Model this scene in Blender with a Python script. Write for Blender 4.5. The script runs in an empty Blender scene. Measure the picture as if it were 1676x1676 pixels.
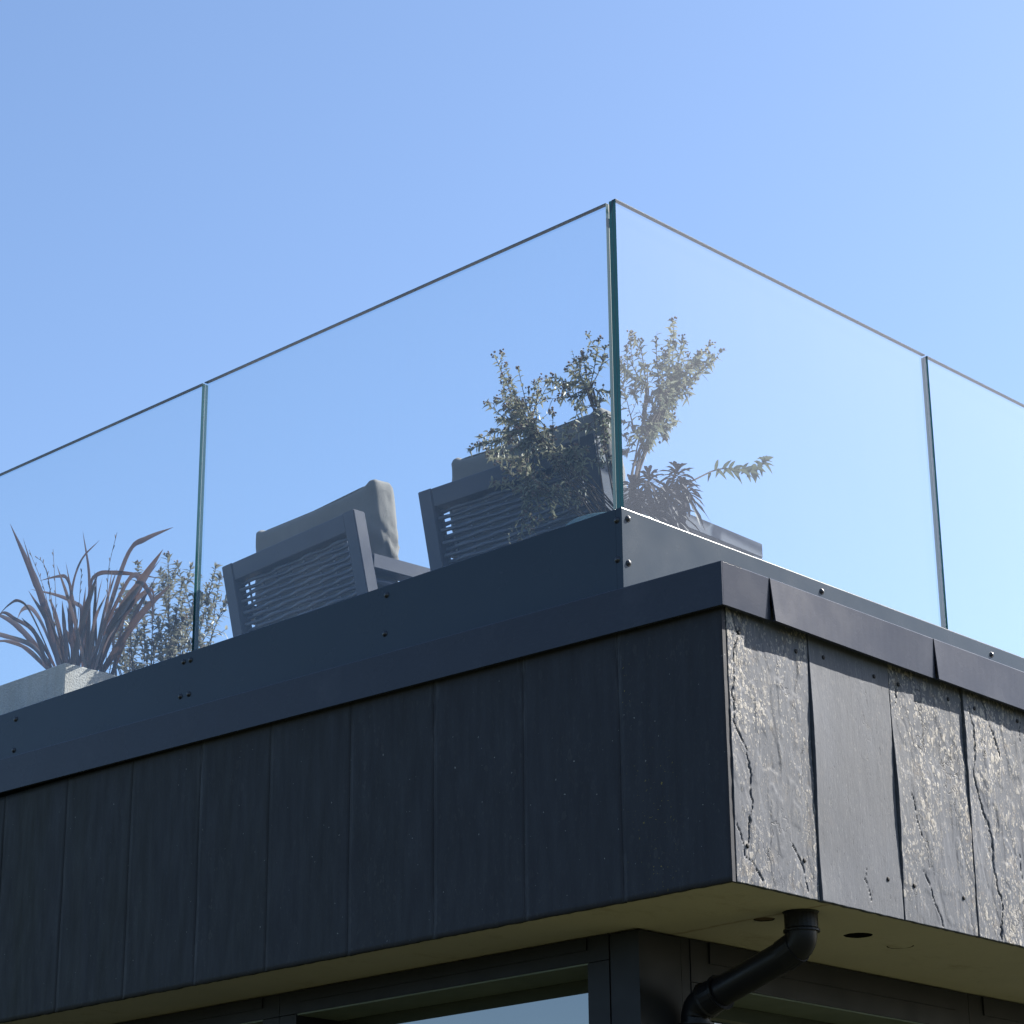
import bpy, bmesh, math, random
from mathutils import Vector, Matrix, noise

# ------------------------------------------------------------------ scene, camera, light
sc = bpy.context.scene
COL = sc.collection
random.seed(11)

cam_d = bpy.data.cameras.new('camera')
cam = bpy.data.objects.new('camera', cam_d)
COL.objects.link(cam)
sc.camera = cam
cam_d.sensor_width = 36.0
cam_d.lens = 3944.25 / 1676 * 36.0
cam_d.clip_start = 0.05
cam_d.clip_end = 2000
_r = ((0.719919420717746, 0.6940008935432567, -0.00887622862404193),
      (-0.24989342110576213, 0.24725248175500927, -0.9361727876594399),
      (-0.6475100815906136, 0.6761870821208802, 0.35142812097407156))
M = Matrix.Identity(4)
for i in range(3):
    M[i][0] = _r[0][i]
    M[i][1] = -_r[1][i]
    M[i][2] = -_r[2][i]
    M[i][3] = (3.0601276, -3.8388181, -1.0265356)[i]
cam.matrix_world = M

SUN = Vector((0.50, 1.05, 1.0)).normalized()          # towards the sun
SUN_EL = math.asin(SUN.z)
SUN_AZ = math.atan2(SUN.x, SUN.y)                      # clockwise from +Y
sun_d = bpy.data.lights.new('sun', 'SUN')
sun_d.energy = 5.0
sun_d.angle = math.radians(0.53)
sun_d.color = (1.0, 0.95, 0.87)
sun = bpy.data.objects.new('sun', sun_d)
COL.objects.link(sun)
sun.rotation_euler = SUN.to_track_quat('Z', 'Y').to_euler()
sun.location = SUN * 30

world = bpy.data.worlds.new('World')
sc.world = world
world.use_nodes = True
wn = world.node_tree
wn.nodes.clear()
sky = wn.nodes.new('ShaderNodeTexSky')
sky.sky_type = 'NISHITA'
sky.sun_disc = False
sky.sun_elevation = SUN_EL
sky.sun_rotation = SUN_AZ
sky.altitude = 50
sky.air_density = 1.0
sky.dust_density = 1.5
sky.ozone_density = 4.6
bg = wn.nodes.new('ShaderNodeBackground')
bg.inputs['Strength'].default_value = 0.075
wo = wn.nodes.new('ShaderNodeOutputWorld')
wn.links.new(sky.outputs[0], bg.inputs['Color'])
wn.links.new(bg.outputs[0], wo.inputs['Surface'])

sc.view_settings.view_transform = 'Standard'
sc.view_settings.look = 'None'
sc.view_settings.gamma = 1.0
sc.view_settings.use_curve_mapping = False
sc.view_settings.exposure = 1.66
sc.render.engine = 'CYCLES'
sc.cycles.use_denoising = True
sc.cycles.transparent_max_bounces = 24
sc.cycles.max_bounces = 8

# ------------------------------------------------------------------ helpers
def link(o, parent=None):
    COL.objects.link(o)
    if parent is not None:
        o.parent = parent
    return o

def obj(name, bm, mat, parent=None, smooth=False):
    me = bpy.data.meshes.new(name)
    bm.normal_update()
    bm.to_mesh(me)
    bm.free()
    for m in (mat if isinstance(mat, (list, tuple)) else [mat]):
        me.materials.append(m)
    if smooth:
        for p in me.polygons:
            p.use_smooth = True
    return link(bpy.data.objects.new(name, me), parent)

def mesh_obj(name, V, F, mat, parent=None, smooth=False):
    me = bpy.data.meshes.new(name)
    me.from_pydata([tuple(v) for v in V], [], F)
    me.update()
    for m in (mat if isinstance(mat, (list, tuple)) else [mat]):
        me.materials.append(m)
    if smooth:
        for p in me.polygons:
            p.use_smooth = True
    return link(bpy.data.objects.new(name, me), parent)

def thing(name, label, cat, loc=(0, 0, 0), rotz=0.0, group=None):
    o = bpy.data.objects.new(name, None)
    COL.objects.link(o)
    o.empty_display_size = 0.1
    o.location = loc
    o.rotation_euler = (0, 0, rotz)
    tag(o, label, cat, group)
    return o

def tag(o, label, cat, group=None):
    o['label'] = label
    o['category'] = cat
    if group:
        o['group'] = group
    return o

def add_box(bm, x0, x1, y0, y1, z0, z1, mi=0, shear=None):
    vs = []
    for z in (z0, z1):
        for (x, y) in ((x0, y0), (x1, y0), (x1, y1), (x0, y1)):
            vs.append(bm.verts.new((x, y + (shear(z) if shear else 0), z)))
    fs = []
    for idx in ((3, 2, 1, 0), (4, 5, 6, 7), (0, 1, 5, 4), (1, 2, 6, 5), (2, 3, 7, 6), (3, 0, 4, 7)):
        f = bm.faces.new([vs[i] for i in idx])
        f.material_index = mi
        fs.append(f)
    return vs, fs

def box(name, b, mat, parent=None, bevel=0.0, seg=1):
    bm = bmesh.new()
    add_box(bm, *b)
    if bevel:
        bmesh.ops.bevel(bm, geom=bm.edges[:], offset=bevel, segments=seg, affect='EDGES', profile=0.5)
    return obj(name, bm, mat, parent)

def catmull(P, n):
    P = [Vector(p) for p in P]
    if len(P) == 2:
        return [P[0].lerp(P[1], i / n) for i in range(n + 1)]
    Q = [P[0] * 2 - P[1]] + P + [P[-1] * 2 - P[-2]]
    out = []
    segs = len(P) - 1
    for k in range(n + 1):
        t = k / n * segs
        i = min(int(t), segs - 1)
        t -= i
        a, b, c, d = Q[i], Q[i + 1], Q[i + 2], Q[i + 3]
        out.append(0.5 * ((2 * b) + (c - a) * t + (2 * a - 5 * b + 4 * c - d) * t * t + (3 * b - a - 3 * c + d) * t ** 3))
    return out

def tube(V, F, pts, rad, sides=6, cap=True):
    """append a tapering tube along pts; rad is a function of 0..1"""
    n = len(pts)
    base = len(V)
    ref = Vector((0.31, 0.52, 0.8))
    for i, p in enumerate(pts):
        d = (pts[min(i + 1, n - 1)] - pts[max(i - 1, 0)]).normalized()
        a = d.cross(ref)
        if a.length < 1e-4:
            a = d.cross(Vector((1, 0, 0)))
        a.normalize()
        b = d.cross(a)
        r = rad(i / (n - 1))
        for s in range(sides):
            t = 2 * math.pi * s / sides
            V.append(p + a * (math.cos(t) * r) + b * (math.sin(t) * r))
    for i in range(n - 1):
        for s in range(sides):
            F.append((base + i * sides + s, base + i * sides + (s + 1) % sides,
                      base + (i + 1) * sides + (s + 1) % sides, base + (i + 1) * sides + s))
    if cap:
        F.append(tuple(base + s for s in reversed(range(sides))))
        F.append(tuple(base + (n - 1) * sides + s for s in range(sides)))

def lathe(V, F, prof, c, sides=32, axis='Z'):
    base = len(V)
    for (r, h) in prof:
        for s in range(sides):
            t = 2 * math.pi * s / sides
            if axis == 'Z':
                V.append(Vector((c[0] + r * math.cos(t), c[1] + r * math.sin(t), c[2] + h)))
            elif axis == 'X':
                V.append(Vector((c[0] + h, c[1] + r * math.cos(t), c[2] + r * math.sin(t))))
            else:
                V.append(Vector((c[0] + r * math.cos(t), c[1] - h, c[2] + r * math.sin(t))))
    for i in range(len(prof) - 1):
        for s in range(sides):
            F.append((base + i * sides + s, base + i * sides + (s + 1) % sides,
                      base + (i + 1) * sides + (s + 1) % sides, base + (i + 1) * sides + s))
    F.append(tuple(base + (len(prof) - 1) * sides + s for s in range(sides)))

# ------------------------------------------------------------------ materials
class NT:
    def __init__(self, name):
        self.m = bpy.data.materials.new(name)
        self.m.use_nodes = True
        self.t = self.m.node_tree
        self.t.nodes.clear()
        self.out = self.t.nodes.new('ShaderNodeOutputMaterial')
    def n(self, typ, **kw):
        x = self.t.nodes.new(typ)
        for k, v in kw.items():
            if k in x.inputs.keys():
                x.inputs[k].default_value = v
            else:
                setattr(x, k, v)
        return x
    def l(self, a, b):
        self.t.links.new(a, b)
    def coord(self, scale=(1, 1, 1), src='Object'):
        tc = self.n('ShaderNodeTexCoord')
        mp = self.n('ShaderNodeMapping')
        mp.inputs['Scale'].default_value = scale
        self.l(tc.outputs[src], mp.inputs['Vector'])
        return mp.outputs[0]
    def noise(self, vec, scale, detail=4, rough=0.55, dist=0.0):
        x = self.n('ShaderNodeTexNoise')
        x.inputs['Scale'].default_value = scale
        x.inputs['Detail'].default_value = detail
        x.inputs['Roughness'].default_value = rough
        x.inputs['Distortion'].default_value = dist
        self.l(vec, x.inputs['Vector'])
        return x.outputs['Fac']
    def ramp(self, fac, *stops):
        r = self.n('ShaderNodeValToRGB')
        e = r.color_ramp.elements
        while len(e) < len(stops):
            e.new(0.5)
        for el, (p, c) in zip(e, stops):
            el.position = p
            el.color = (c if isinstance(c, tuple) else (c, c, c)) + (1,)
        self.l(fac, r.inputs[0])
        return r.outputs[0]
    def mix(self, fac, a, b, mode='MIX'):
        x = self.n('ShaderNodeMix', data_type='RGBA', blend_type=mode)
        for s, i in ((fac, 0), (a, 6), (b, 7)):
            if isinstance(s, (int, float)):
                x.inputs[i].default_value = s
            elif isinstance(s, tuple):
                x.inputs[i].default_value = s + (1,)
            else:
                self.l(s, x.inputs[i])
        return x.outputs[2]
    def math(self, op, a, b=0.0, clamp=False):
        x = self.n('ShaderNodeMath', operation=op, use_clamp=clamp)
        for s, i in ((a, 0), (b, 1)):
            if isinstance(s, (int, float)):
                x.inputs[i].default_value = s
            else:
                self.l(s, x.inputs[i])
        return x.outputs[0]
    def bump(self, h, dist, strength=1.0, normal=None):
        b = self.n('ShaderNodeBump')
        b.inputs['Strength'].default_value = strength
        b.inputs['Distance'].default_value = dist
        self.l(h, b.inputs['Height'])
        if normal is not None:
            self.l(normal, b.inputs['Normal'])
        return b.outputs[0]
    def attr(self, name):
        return self.n('ShaderNodeAttribute', attribute_name=name).outputs['Fac']
    def pbr(self, col, rough=0.5, spec=0.5, metal=0.0, normal=None, ior=None):
        p = self.n('ShaderNodeBsdfPrincipled')
        if isinstance(col, tuple):
            p.inputs['Base Color'].default_value = col + (1,)
        else:
            self.l(col, p.inputs['Base Color'])
        if isinstance(rough, (int, float)):
            p.inputs['Roughness'].default_value = rough
        else:
            self.l(rough, p.inputs['Roughness'])
        p.inputs['Specular IOR Level'].default_value = spec
        p.inputs['Metallic'].default_value = metal
        if ior:
            p.inputs['IOR'].default_value = ior
        if normal is not None:
            self.l(normal, p.inputs['Normal'])
        return p
    def done(self, sh):
        self.l(sh.outputs[0] if hasattr(sh, 'outputs') else sh, self.out.inputs['Surface'])
        return self.m

def mat_metal(name, col, rough, spec=0.5, streak=0.0, scale=(1, 1, 1), spots=0.0):
    t = NT(name)
    v = t.coord(scale)
    n1 = t.noise(v, 6, 5)
    c = t.mix(n1, tuple(x * 0.9 for x in col), tuple(x * 1.1 for x in col))
    if streak:
        n2 = t.noise(t.coord((14, 14, 140) if streak > 0 else scale), 3, 6, 0.65)
        c = t.mix(t.ramp(n2, (0.5, 0.0), (0.8, 1.0)), c, tuple(min(1, x * (1 + 3 * abs(streak)) + 0.03 * abs(streak)) for x in col))
    if spots:
        n3 = t.noise(t.coord(), 3.1, 5, 0.7)
        c = t.mix(t.ramp(n3, (0.56, 0.0), (0.75, spots)), c, (0.16, 0.16, 0.18))
    r = t.ramp(t.noise(v, 9, 4), (0.3, rough * 0.85), (0.7, rough * 1.15))
    nb = t.bump(t.noise(t.coord(), 260, 2), 0.0004, 0.25)
    nb = t.bump(t.noise(t.coord(), 2.3, 2), 0.006, 0.35, nb)
    return t.done(t.pbr(c, r, spec, normal=nb))

def mat_slate():
    t = NT('slate')
    v = t.coord()
    vz = t.coord((1, 1, 0.16))
    vg = t.coord((1, 1, 0.07))
    vs = t.coord((1, 1, 0.30))
    lich, crack, clean_shade = t.attr('lichen'), t.attr('crack'), t.attr('clean_shade')
    base = t.mix(t.noise(vz, 5, 6, 0.65), (0.052, 0.058, 0.072), (0.092, 0.099, 0.118))
    base = t.mix(t.ramp(t.noise(v, 2.6, 4, 0.6), (0.4, 0.0), (0.7, 0.5)), base, (0.066, 0.068, 0.073))
    base = t.mix(clean_shade, base, t.mix(t.noise(vz, 5, 5, 0.6), (0.0225, 0.0235, 0.029), (0.0280, 0.0290, 0.036)))  # smooth lichen-free left face; its shade is also painted into this darker base
    # fine grain: short pale scratches and dark pits
    sc1 = t.ramp(t.noise(vs, 170, 3, 0.7), (0.60, 0.0), (0.70, 1.0))
    base = t.mix(t.math('MULTIPLY', sc1, 0.55), base, t.mix(clean_shade, (0.145, 0.147, 0.152), (0.038, 0.041, 0.050)))
    pits = t.ramp(t.noise(vs, 130, 3, 0.7), (0.26, 1.0), (0.37, 0.0))
    base = t.mix(t.math('MULTIPLY', pits, 0.6), base, t.mix(clean_shade, (0.016, 0.017, 0.02), (0.016, 0.017, 0.02)))
    # lichen
    def rings(scale, thr, sz):
        vo = t.n('ShaderNodeTexVoronoi', feature='F1')
        vo.inputs['Scale'].default_value = scale
        mp = t.coord((1, 1, 0.62))
        dn = t.n('ShaderNodeTexNoise')
        dn.inputs['Scale'].default_value = scale * 1.6
        dn.inputs['Detail'].default_value = 4
        t.l(mp, dn.inputs['Vector'])
        vm = t.n('ShaderNodeVectorMath', operation='MULTIPLY_ADD')
        t.l(dn.outputs['Color'], vm.inputs[0])
        vm.inputs[1].default_value = (0.8 / scale,) * 3
        t.l(mp, vm.inputs[2])
        t.l(vm.outputs[0], vo.inputs['Vector'])
        sep = t.n('ShaderNodeSeparateColor')
        t.l(vo.outputs['Color'], sep.inputs[0])
        d = vo.outputs['Distance']
        ring = t.ramp(d, (sz * 0.25, 0.25), (sz * 0.50, 1.0), (sz * 0.85, 0.85), (sz * 1.02, 0.0))
        pick = t.math('GREATER_THAN', t.math('ADD', sep.outputs[0], t.math('MULTIPLY', lich, 0.75)), thr)
        return t.math('MULTIPLY', ring, pick)
    pat = t.ramp(t.noise(t.coord((1, 1, 0.55)), 13, 5, 0.7), (0.40, 0.0), (0.52, 1.0))
    lk = t.math('MULTIPLY', lich, 1.35, True)
    r1 = t.math('MULTIPLY', rings(46, 0.96, 0.36), t.math('MULTIPLY', pat, lk))
    r2 = t.math('MULTIPLY', rings(115, 1.0, 0.40), lk)
    r3 = t.math('MULTIPLY', rings(200, 1.12, 0.42), lk)
    cr = t.math('MULTIPLY', t.ramp(t.noise(t.coord((1, 1, 0.45)), 85, 6, 0.75, 0.5), (0.55, 0.0), (0.60, 1.0)), t.math('MULTIPLY', pat, lk))
    lc = t.mix(t.noise(v, 70, 3), (0.22, 0.198, 0.168), (0.45, 0.418, 0.37))
    lm = t.math('MAXIMUM', t.math('MAXIMUM', r1, r3), t.math('MAXIMUM', r2, t.math('MULTIPLY', cr, 0.65)), True)
    col = t.mix(t.math('MULTIPLY', lm, 0.9), base, lc)
    st = t.math('MULTIPLY', t.math('MULTIPLY', t.ramp(t.noise(v, 24, 4, 0.7), (0.55, 0.0), (0.68, 0.6)), lk), pat)
    col = t.mix(st, col, (0.135, 0.108, 0.080))
    # hairline fissures following the cleavage
    fd = t.n('ShaderNodeTexNoise')
    fd.inputs['Scale'].default_value = 16
    fd.inputs['Detail'].default_value = 5
    t.l(v, fd.inputs['Vector'])
    fm = t.n('ShaderNodeVectorMath', operation='MULTIPLY_ADD')
    t.l(fd.outputs['Color'], fm.inputs[0])
    fm.inputs[1].default_value = (0.07, 0.07, 0.07)
    t.l(t.coord((1, 1, 0.22)), fm.inputs[2])
    fv = t.n('ShaderNodeTexVoronoi', feature='DISTANCE_TO_EDGE')
    fv.inputs['Scale'].default_value = 17
    t.l(fm.outputs[0], fv.inputs['Vector'])
    fl = t.math('MULTIPLY', t.ramp(fv.outputs['Distance'], (0.004, 1.0), (0.018, 0.0)),
                t.math('MULTIPLY', t.ramp(t.noise(t.coord((1, 1, 0.7)), 9, 4, 0.6), (0.54, 0.0), (0.60, 1.0)), lk))
    col = t.mix(t.math('MULTIPLY', fl, 0.85), col, (0.014, 0.013, 0.013))
    yl = t.attr('yellow')
    ys = t.math('MULTIPLY', t.ramp(t.noise(v, 130, 2), (0.66, 0.0), (0.71, 1.0)), yl)
    col = t.mix(ys, col, (0.20, 0.16, 0.035))
    wsp = t.math('MULTIPLY', t.ramp(t.noise(v, 105, 1), (0.755, 0.0), (0.785, 0.8)), clean_shade)
    col = t.mix(wsp, col, (0.22, 0.22, 0.21))
    drip = t.attr('drip')
    dr = t.math('MULTIPLY', t.ramp(t.noise(t.coord((1, 1, 0.12)), 70, 4, 0.7), (0.45, 0.0), (0.7, 1.0)), drip)
    col = t.mix(dr, col, (0.17, 0.18, 0.20))
    green_reflection = t.attr('green_reflection')
    col = t.mix(t.math('MULTIPLY', t.ramp(t.noise(vz, 9, 5, 0.7), (0.35, 0.2), (0.7, 1.0)), green_reflection), col, (0.022, 0.023, 0.016))  # greenish reflection of vegetation painted into the slate colour, stronger further left
    col = t.mix(crack, col, (0.016, 0.015, 0.015))
    h = t.math('ADD', t.math('MULTIPLY', t.noise(vg, 190, 4, 0.7), 0.45), t.math('MULTIPLY', lm, 0.8))
    h = t.math('ADD', h, t.math('MULTIPLY', t.noise(vs, 60, 6, 0.75), 1.1))
    h = t.math('SUBTRACT', h, t.math('ADD', t.math('MULTIPLY', fl, 1.6), t.math('MULTIPLY', pits, 0.5)))
    nb = t.bump(t.math('MULTIPLY', h, t.math('SUBTRACT', 1.0, t.math('MULTIPLY', clean_shade, 0.5))), 0.00095, 1.0)
    return t.done(t.pbr(col, t.ramp(t.noise(vz, 40, 4), (0.3, 0.55), (0.7, 0.72)), 0.2, normal=nb))

def mat_glass(name, dust, gloss):
    """one face of a thin clear pane: tinted transmission, Fresnel mirror, a film of dust and dried rain"""
    t = NT(name)
    tr = t.n('ShaderNodeBsdfTransparent')
    tr.inputs[0].default_value = (0.945, 0.97, 0.98, 1)
    gl = t.n('ShaderNodeBsdfGlossy')
    gl.inputs['Roughness'].default_value = 0.0
    fr = t.n('ShaderNodeFresnel')
    geo = t.n('ShaderNodeNewGeometry')
    io = t.n('ShaderNodeMapRange')
    io.inputs['To Min'].default_value = 1.5
    io.inputs['To Max'].default_value = 1 / 1.5
    t.l(geo.outputs['Backfacing'], io.inputs['Value'])
    t.l(io.outputs[0], fr.inputs['IOR'])
    m1 = t.n('ShaderNodeMixShader')
    t.l(t.math('MULTIPLY', fr.outputs[0], gloss, True), m1.inputs[0])
    t.l(tr.outputs[0], m1.inputs[1])
    t.l(gl.outputs[0], m1.inputs[2])
    di = t.n('ShaderNodeBsdfDiffuse', Color=(0.80, 0.82, 0.85, 1))
    tl = t.n('ShaderNodeBsdfTranslucent', Color=(0.80, 0.82, 0.85, 1))
    md = t.n('ShaderNodeMixShader')
    md.inputs[0].default_value = 0.06
    t.l(di.outputs[0], md.inputs[1])
    t.l(tl.outputs[0], md.inputs[2])
    st = t.ramp(t.noise(t.coord((26, 26, 0.9)), 3, 5, 0.7), (0.35, 0.35), (0.72, 1.5))
    bl = t.noise(t.coord(), 1.7, 4)
    dr = t.ramp(t.noise(t.coord((1, 1, 0.6)), 120, 2), (0.70, 0.0), (0.78, 1.6))
    f = t.math('MULTIPLY', t.math('ADD', t.math('ADD', t.math('MULTIPLY', st, 0.65), bl), dr), dust)
    m2 = t.n('ShaderNodeMixShader')
    t.l(f, m2.inputs[0])
    t.l(m1.outputs[0], m2.inputs[1])
    t.l(md.outputs[0], m2.inputs[2])
    return t.done(m2)

def mat_far_edge():
    t = NT('clear_edge')
    tr = t.n('ShaderNodeBsdfTransparent')
    tr.inputs[0].default_value = (0.80, 0.90, 0.96, 1)
    di = t.n('ShaderNodeBsdfDiffuse', Color=(0.30, 0.38, 0.42, 1))
    m = t.n('ShaderNodeMixShader')
    m.inputs[0].default_value = 0.05
    t.l(tr.outputs[0], m.inputs[1])
    t.l(di.outputs[0], m.inputs[2])
    return t.done(m)

def mat_glass_edge(name, c1, c2, tl_fac, rough=0.15):
    t = NT(name)
    n = t.noise(t.coord((1, 1, 0.25)), 14, 3)
    c = t.mix(n, c1, c2)
    p = t.pbr(c, rough, 0.6)
    tl = t.n('ShaderNodeBsdfTranslucent')
    t.l(t.mix(0.5, c, tuple(min(1, x * 3) for x in c2)), tl.inputs[0])
    m = t.n('ShaderNodeMixShader')
    m.inputs[0].default_value = tl_fac
    t.l(p.outputs[0], m.inputs[1])
    t.l(tl.outputs[0], m.inputs[2])
    return t.done(m)

def mat_leaf(name, c1, c2, back, tl=0.3, rough=0.5, scale=18, base_red=None):
    t = NT(name)
    n = t.noise(t.coord(), scale, 3)
    rnd = t.attr('shade')
    c = t.mix(t.math('ADD', t.math('MULTIPLY', n, 0.5), t.math('MULTIPLY', rnd, 0.5)), c1, c2)
    if base_red:
        c = t.mix(t.attr('rim'), c, base_red)
    geo = t.n('ShaderNodeNewGeometry')
    c = t.mix(geo.outputs['Backfacing'], c, t.mix(0.5, c, back))
    p = t.pbr(c, rough, 0.4)
    tr = t.n('ShaderNodeBsdfTranslucent')
    t.l(c, tr.inputs[0])
    m = t.n('ShaderNodeMixShader')
    m.inputs[0].default_value = tl
    t.l(p.outputs[0], m.inputs[1])
    t.l(tr.outputs[0], m.inputs[2])
    return t.done(m)

def mat_simple(name, c1, c2, scale, rough=0.6, spec=0.4, bump=0.0, bscale=80, stretch=(1, 1, 1)):
    t = NT(name)
    v = t.coord(stretch)
    c = t.mix(t.ramp(t.noise(v, scale, 5, 0.6), (0.3, 0.0), (0.7, 1.0)), c1, c2)
    nb = t.bump(t.noise(t.coord(), bscale, 4, 0.6), bump) if bump else None
    return t.done(t.pbr(c, rough, spec, normal=nb))

def mat_fabric():
    t = NT('grey_fabric')
    v = t.coord()
    c = t.mix(t.noise(v, 12, 4), (0.105, 0.105, 0.105), (0.155, 0.153, 0.148))
    wx = t.n('ShaderNodeTexWave', wave_type='BANDS', bands_direction='X')
    wx.inputs['Scale'].default_value = 260
    wz = t.n('ShaderNodeTexWave', wave_type='BANDS', bands_direction='Z')
    wz.inputs['Scale'].default_value = 260
    t.l(v, wx.inputs['Vector'])
    t.l(v, wz.inputs['Vector'])
    h = t.math('ADD', wx.outputs['Fac'], wz.outputs['Fac'])
    nb = t.bump(h, 0.0006, 0.5)
    nb = t.bump(t.noise(v, 9, 4), 0.012, 0.5, nb)
    p = t.pbr(c, 0.9, 0.15, normal=nb)
    p.inputs['Sheen Weight'].default_value = 0.15
    return t.done(p)

def mat_concrete():
    t = NT('concrete')
    v = t.coord()
    c = t.mix(t.ramp(t.noise(v, 7, 5), (0.3, 0.0), (0.7, 1.0)), (0.20, 0.205, 0.205), (0.30, 0.30, 0.29))
    st = t.ramp(t.noise(t.coord((16, 16, 0.8)), 2.2, 4, 0.6), (0.42, 0.0), (0.62, 1.0))
    c = t.mix(t.math('MULTIPLY', st, 0.6), c, (0.20, 0.19, 0.165))
    sp = t.ramp(t.noise(v, 190, 3), (0.52, 0.0), (0.66, 1.0))
    c = t.mix(t.math('MULTIPLY', sp, 0.5), c, (0.15, 0.145, 0.13))
    return t.done(t.pbr(c, 0.85, 0.3, normal=t.bump(t.noise(v, 170, 4), 0.003, 0.8)))

def mat_ground():
    t = NT('lawn')
    v = t.coord()
    c = t.mix(t.noise(v, 0.6, 6, 0.65), (0.030, 0.034, 0.014), (0.066, 0.066, 0.030))
    c = t.mix(t.ramp(t.noise(v, 25, 4), (0.4, 0.0), (0.8, 0.6)), c, (0.045, 0.05, 0.02))
    return t.done(t.pbr(c, 0.95, 0.2, normal=t.bump(t.noise(v, 60, 5), 0.03)))

def mat_soffit():
    t = NT('painted_soffit')
    v = t.coord()
    c = t.mix(t.noise(v, 2.5, 5), (0.42, 0.385, 0.30), (0.53, 0.48, 0.375))
    c = t.mix(t.ramp(t.noise(t.coord((1, 0.5, 1)), 6, 6, 0.75), (0.56, 0.0), (0.72, 0.55)), c, (0.23, 0.16, 0.09))
    # rusty water mark running from the pipe towards the wall
    sp = t.n('ShaderNodeSeparateXYZ')
    t.l(v, sp.inputs[0])
    wob = t.math('MULTIPLY', t.math('SUBTRACT', t.noise(v, 14, 4), 0.5), 0.035)
    dl = t.math('ABSOLUTE', t.math('ADD', t.math('SUBTRACT', sp.outputs[1], t.math('ADD', t.math('MULTIPLY', sp.outputs[0], -0.04), 0.352)), wob))
    near = t.math('MULTIPLY', t.ramp(dl, (0.0, 1.0), (0.010, 0.0)), t.ramp(sp.outputs[0], (0.0, 1.0), (0.02, 0.0)))
    c = t.mix(t.math('MULTIPLY', near, 0.55), c, (0.17, 0.085, 0.04))
    c = t.mix(t.math('MULTIPLY', t.ramp(t.noise(v, 1.3, 4), (0.45, 0.0), (0.7, 1.0)), 0.35), c, (0.26, 0.25, 0.20))
    return t.done(t.pbr(c, 0.75, 0.25, normal=t.bump(t.noise(v, 60, 4), 0.002, 0.5)))

M_FASCIA = mat_metal('powder_coated_aluminium', (0.031, 0.043, 0.058), 0.25, 0.18)
M_CAP = mat_metal('weathered_zinc', (0.027, 0.0295, 0.041), 0.27, 0.18, streak=0.12, spots=0.14)
M_CHAIR = mat_metal('grey_painted_frame', (0.038, 0.046, 0.074), 0.45, 0.2)
M_STRAND = mat_metal('grey_rope', (0.055, 0.065, 0.098), 0.36, 0.5)
M_BOLT = mat_metal('black_bolt', (0.02, 0.02, 0.024), 0.3, 0.6)
M_SLATE = mat_slate()
M_GLASS = mat_glass('pane_glass', 0.0115, 1.3)
M_GLASS_IN = mat_glass('pane_glass_inner', 0.0115, 0.0)
M_FAR = mat_far_edge()
M_EDGE = mat_glass_edge('glass_edge', (0.004, 0.028, 0.036), (0.009, 0.055, 0.058), 0.12)
M_TOP = mat_glass_edge('polished_top_edge', (0.03, 0.04, 0.05), (0.05, 0.065, 0.075), 0.12, 0.25)
M_INTER = mat_simple('interlayer', (0.07, 0.10, 0.105), (0.11, 0.14, 0.145), 20, 0.4)
M_FABRIC = mat_fabric()
M_CONC = mat_concrete()
M_SOIL = mat_simple('soil', (0.03, 0.022, 0.015), (0.06, 0.045, 0.03), 60, 0.95, 0.2, 0.01, 90)
M_SOFFIT = mat_soffit()
M_REFLECT = mat_simple('soffit_reflection', (0.12, 0.145, 0.115), (0.16, 0.185, 0.15), 9, 0.7, 0.2)  # olive tone painted to stand for the soffit mirrored in the panes
M_FRAME = mat_metal('window_frame_paint', (0.013, 0.014, 0.017), 0.5, 0.2)
M_PIPE = mat_metal('black_plastic', (0.007, 0.007, 0.009), 0.4, 0.22)
M_POT = mat_simple('teal_glaze', (0.055, 0.105, 0.115), (0.10, 0.165, 0.175), 14, 0.25, 0.5)
M_NAIL = mat_metal('rusted_nail', (0.016, 0.015, 0.015), 0.7, 0.2)
M_DECK = mat_simple('deck_boards', (0.16, 0.15, 0.14), (0.24, 0.22, 0.2), 9, 0.8, 0.3)
M_DARK = mat_simple('dark_void', (0.008, 0.008, 0.007), (0.014, 0.013, 0.012), 30, 0.9, 0.1)
M_RUST = mat_simple('rusty_cover', (0.07, 0.045, 0.025), (0.12, 0.075, 0.04), 60, 0.85, 0.2)
M_WALL = mat_simple('dark_render', (0.05, 0.05, 0.048), (0.075, 0.074, 0.07), 8, 0.85, 0.2)
tw = NT('window_glass')
M_WIN = tw.done(tw.pbr((0.028, 0.034, 0.028), 0.015, 0.5, ior=2.6))
M_GROUND = mat_ground()
M_SHRUB = mat_leaf('shrub_leaf', (0.080, 0.090, 0.052), (0.275, 0.28, 0.20), (0.33, 0.32, 0.24), 0.35)
M_SHRUB_GREY = mat_leaf('grey_shrub_leaf', (0.060, 0.068, 0.048), (0.185, 0.19, 0.15), (0.26, 0.255, 0.21), 0.3)
M_BUD = mat_leaf('faded_flower', (0.12, 0.075, 0.06), (0.24, 0.17, 0.135), (0.2, 0.15, 0.12), 0.15, 0.8, 90)
M_STEM = mat_simple('stem_bark', (0.05, 0.035, 0.026), (0.11, 0.075, 0.055), 60, 0.8, 0.2)
M_FLAX = mat_leaf('flax_leaf', (0.024, 0.018, 0.018), (0.125, 0.088, 0.074), (0.15, 0.115, 0.10), 0.25, 0.35, 14, (0.15, 0.062, 0.045))
M_EUPH = mat_leaf('dark_rosette_leaf', (0.014, 0.011, 0.016), (0.040, 0.028, 0.036), (0.04, 0.03, 0.04), 0.08, 0.62)
M_GREEN = mat_leaf('broad_green_leaf', (0.03, 0.06, 0.02), (0.06, 0.11, 0.035), (0.06, 0.09, 0.04), 0.3)
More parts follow.
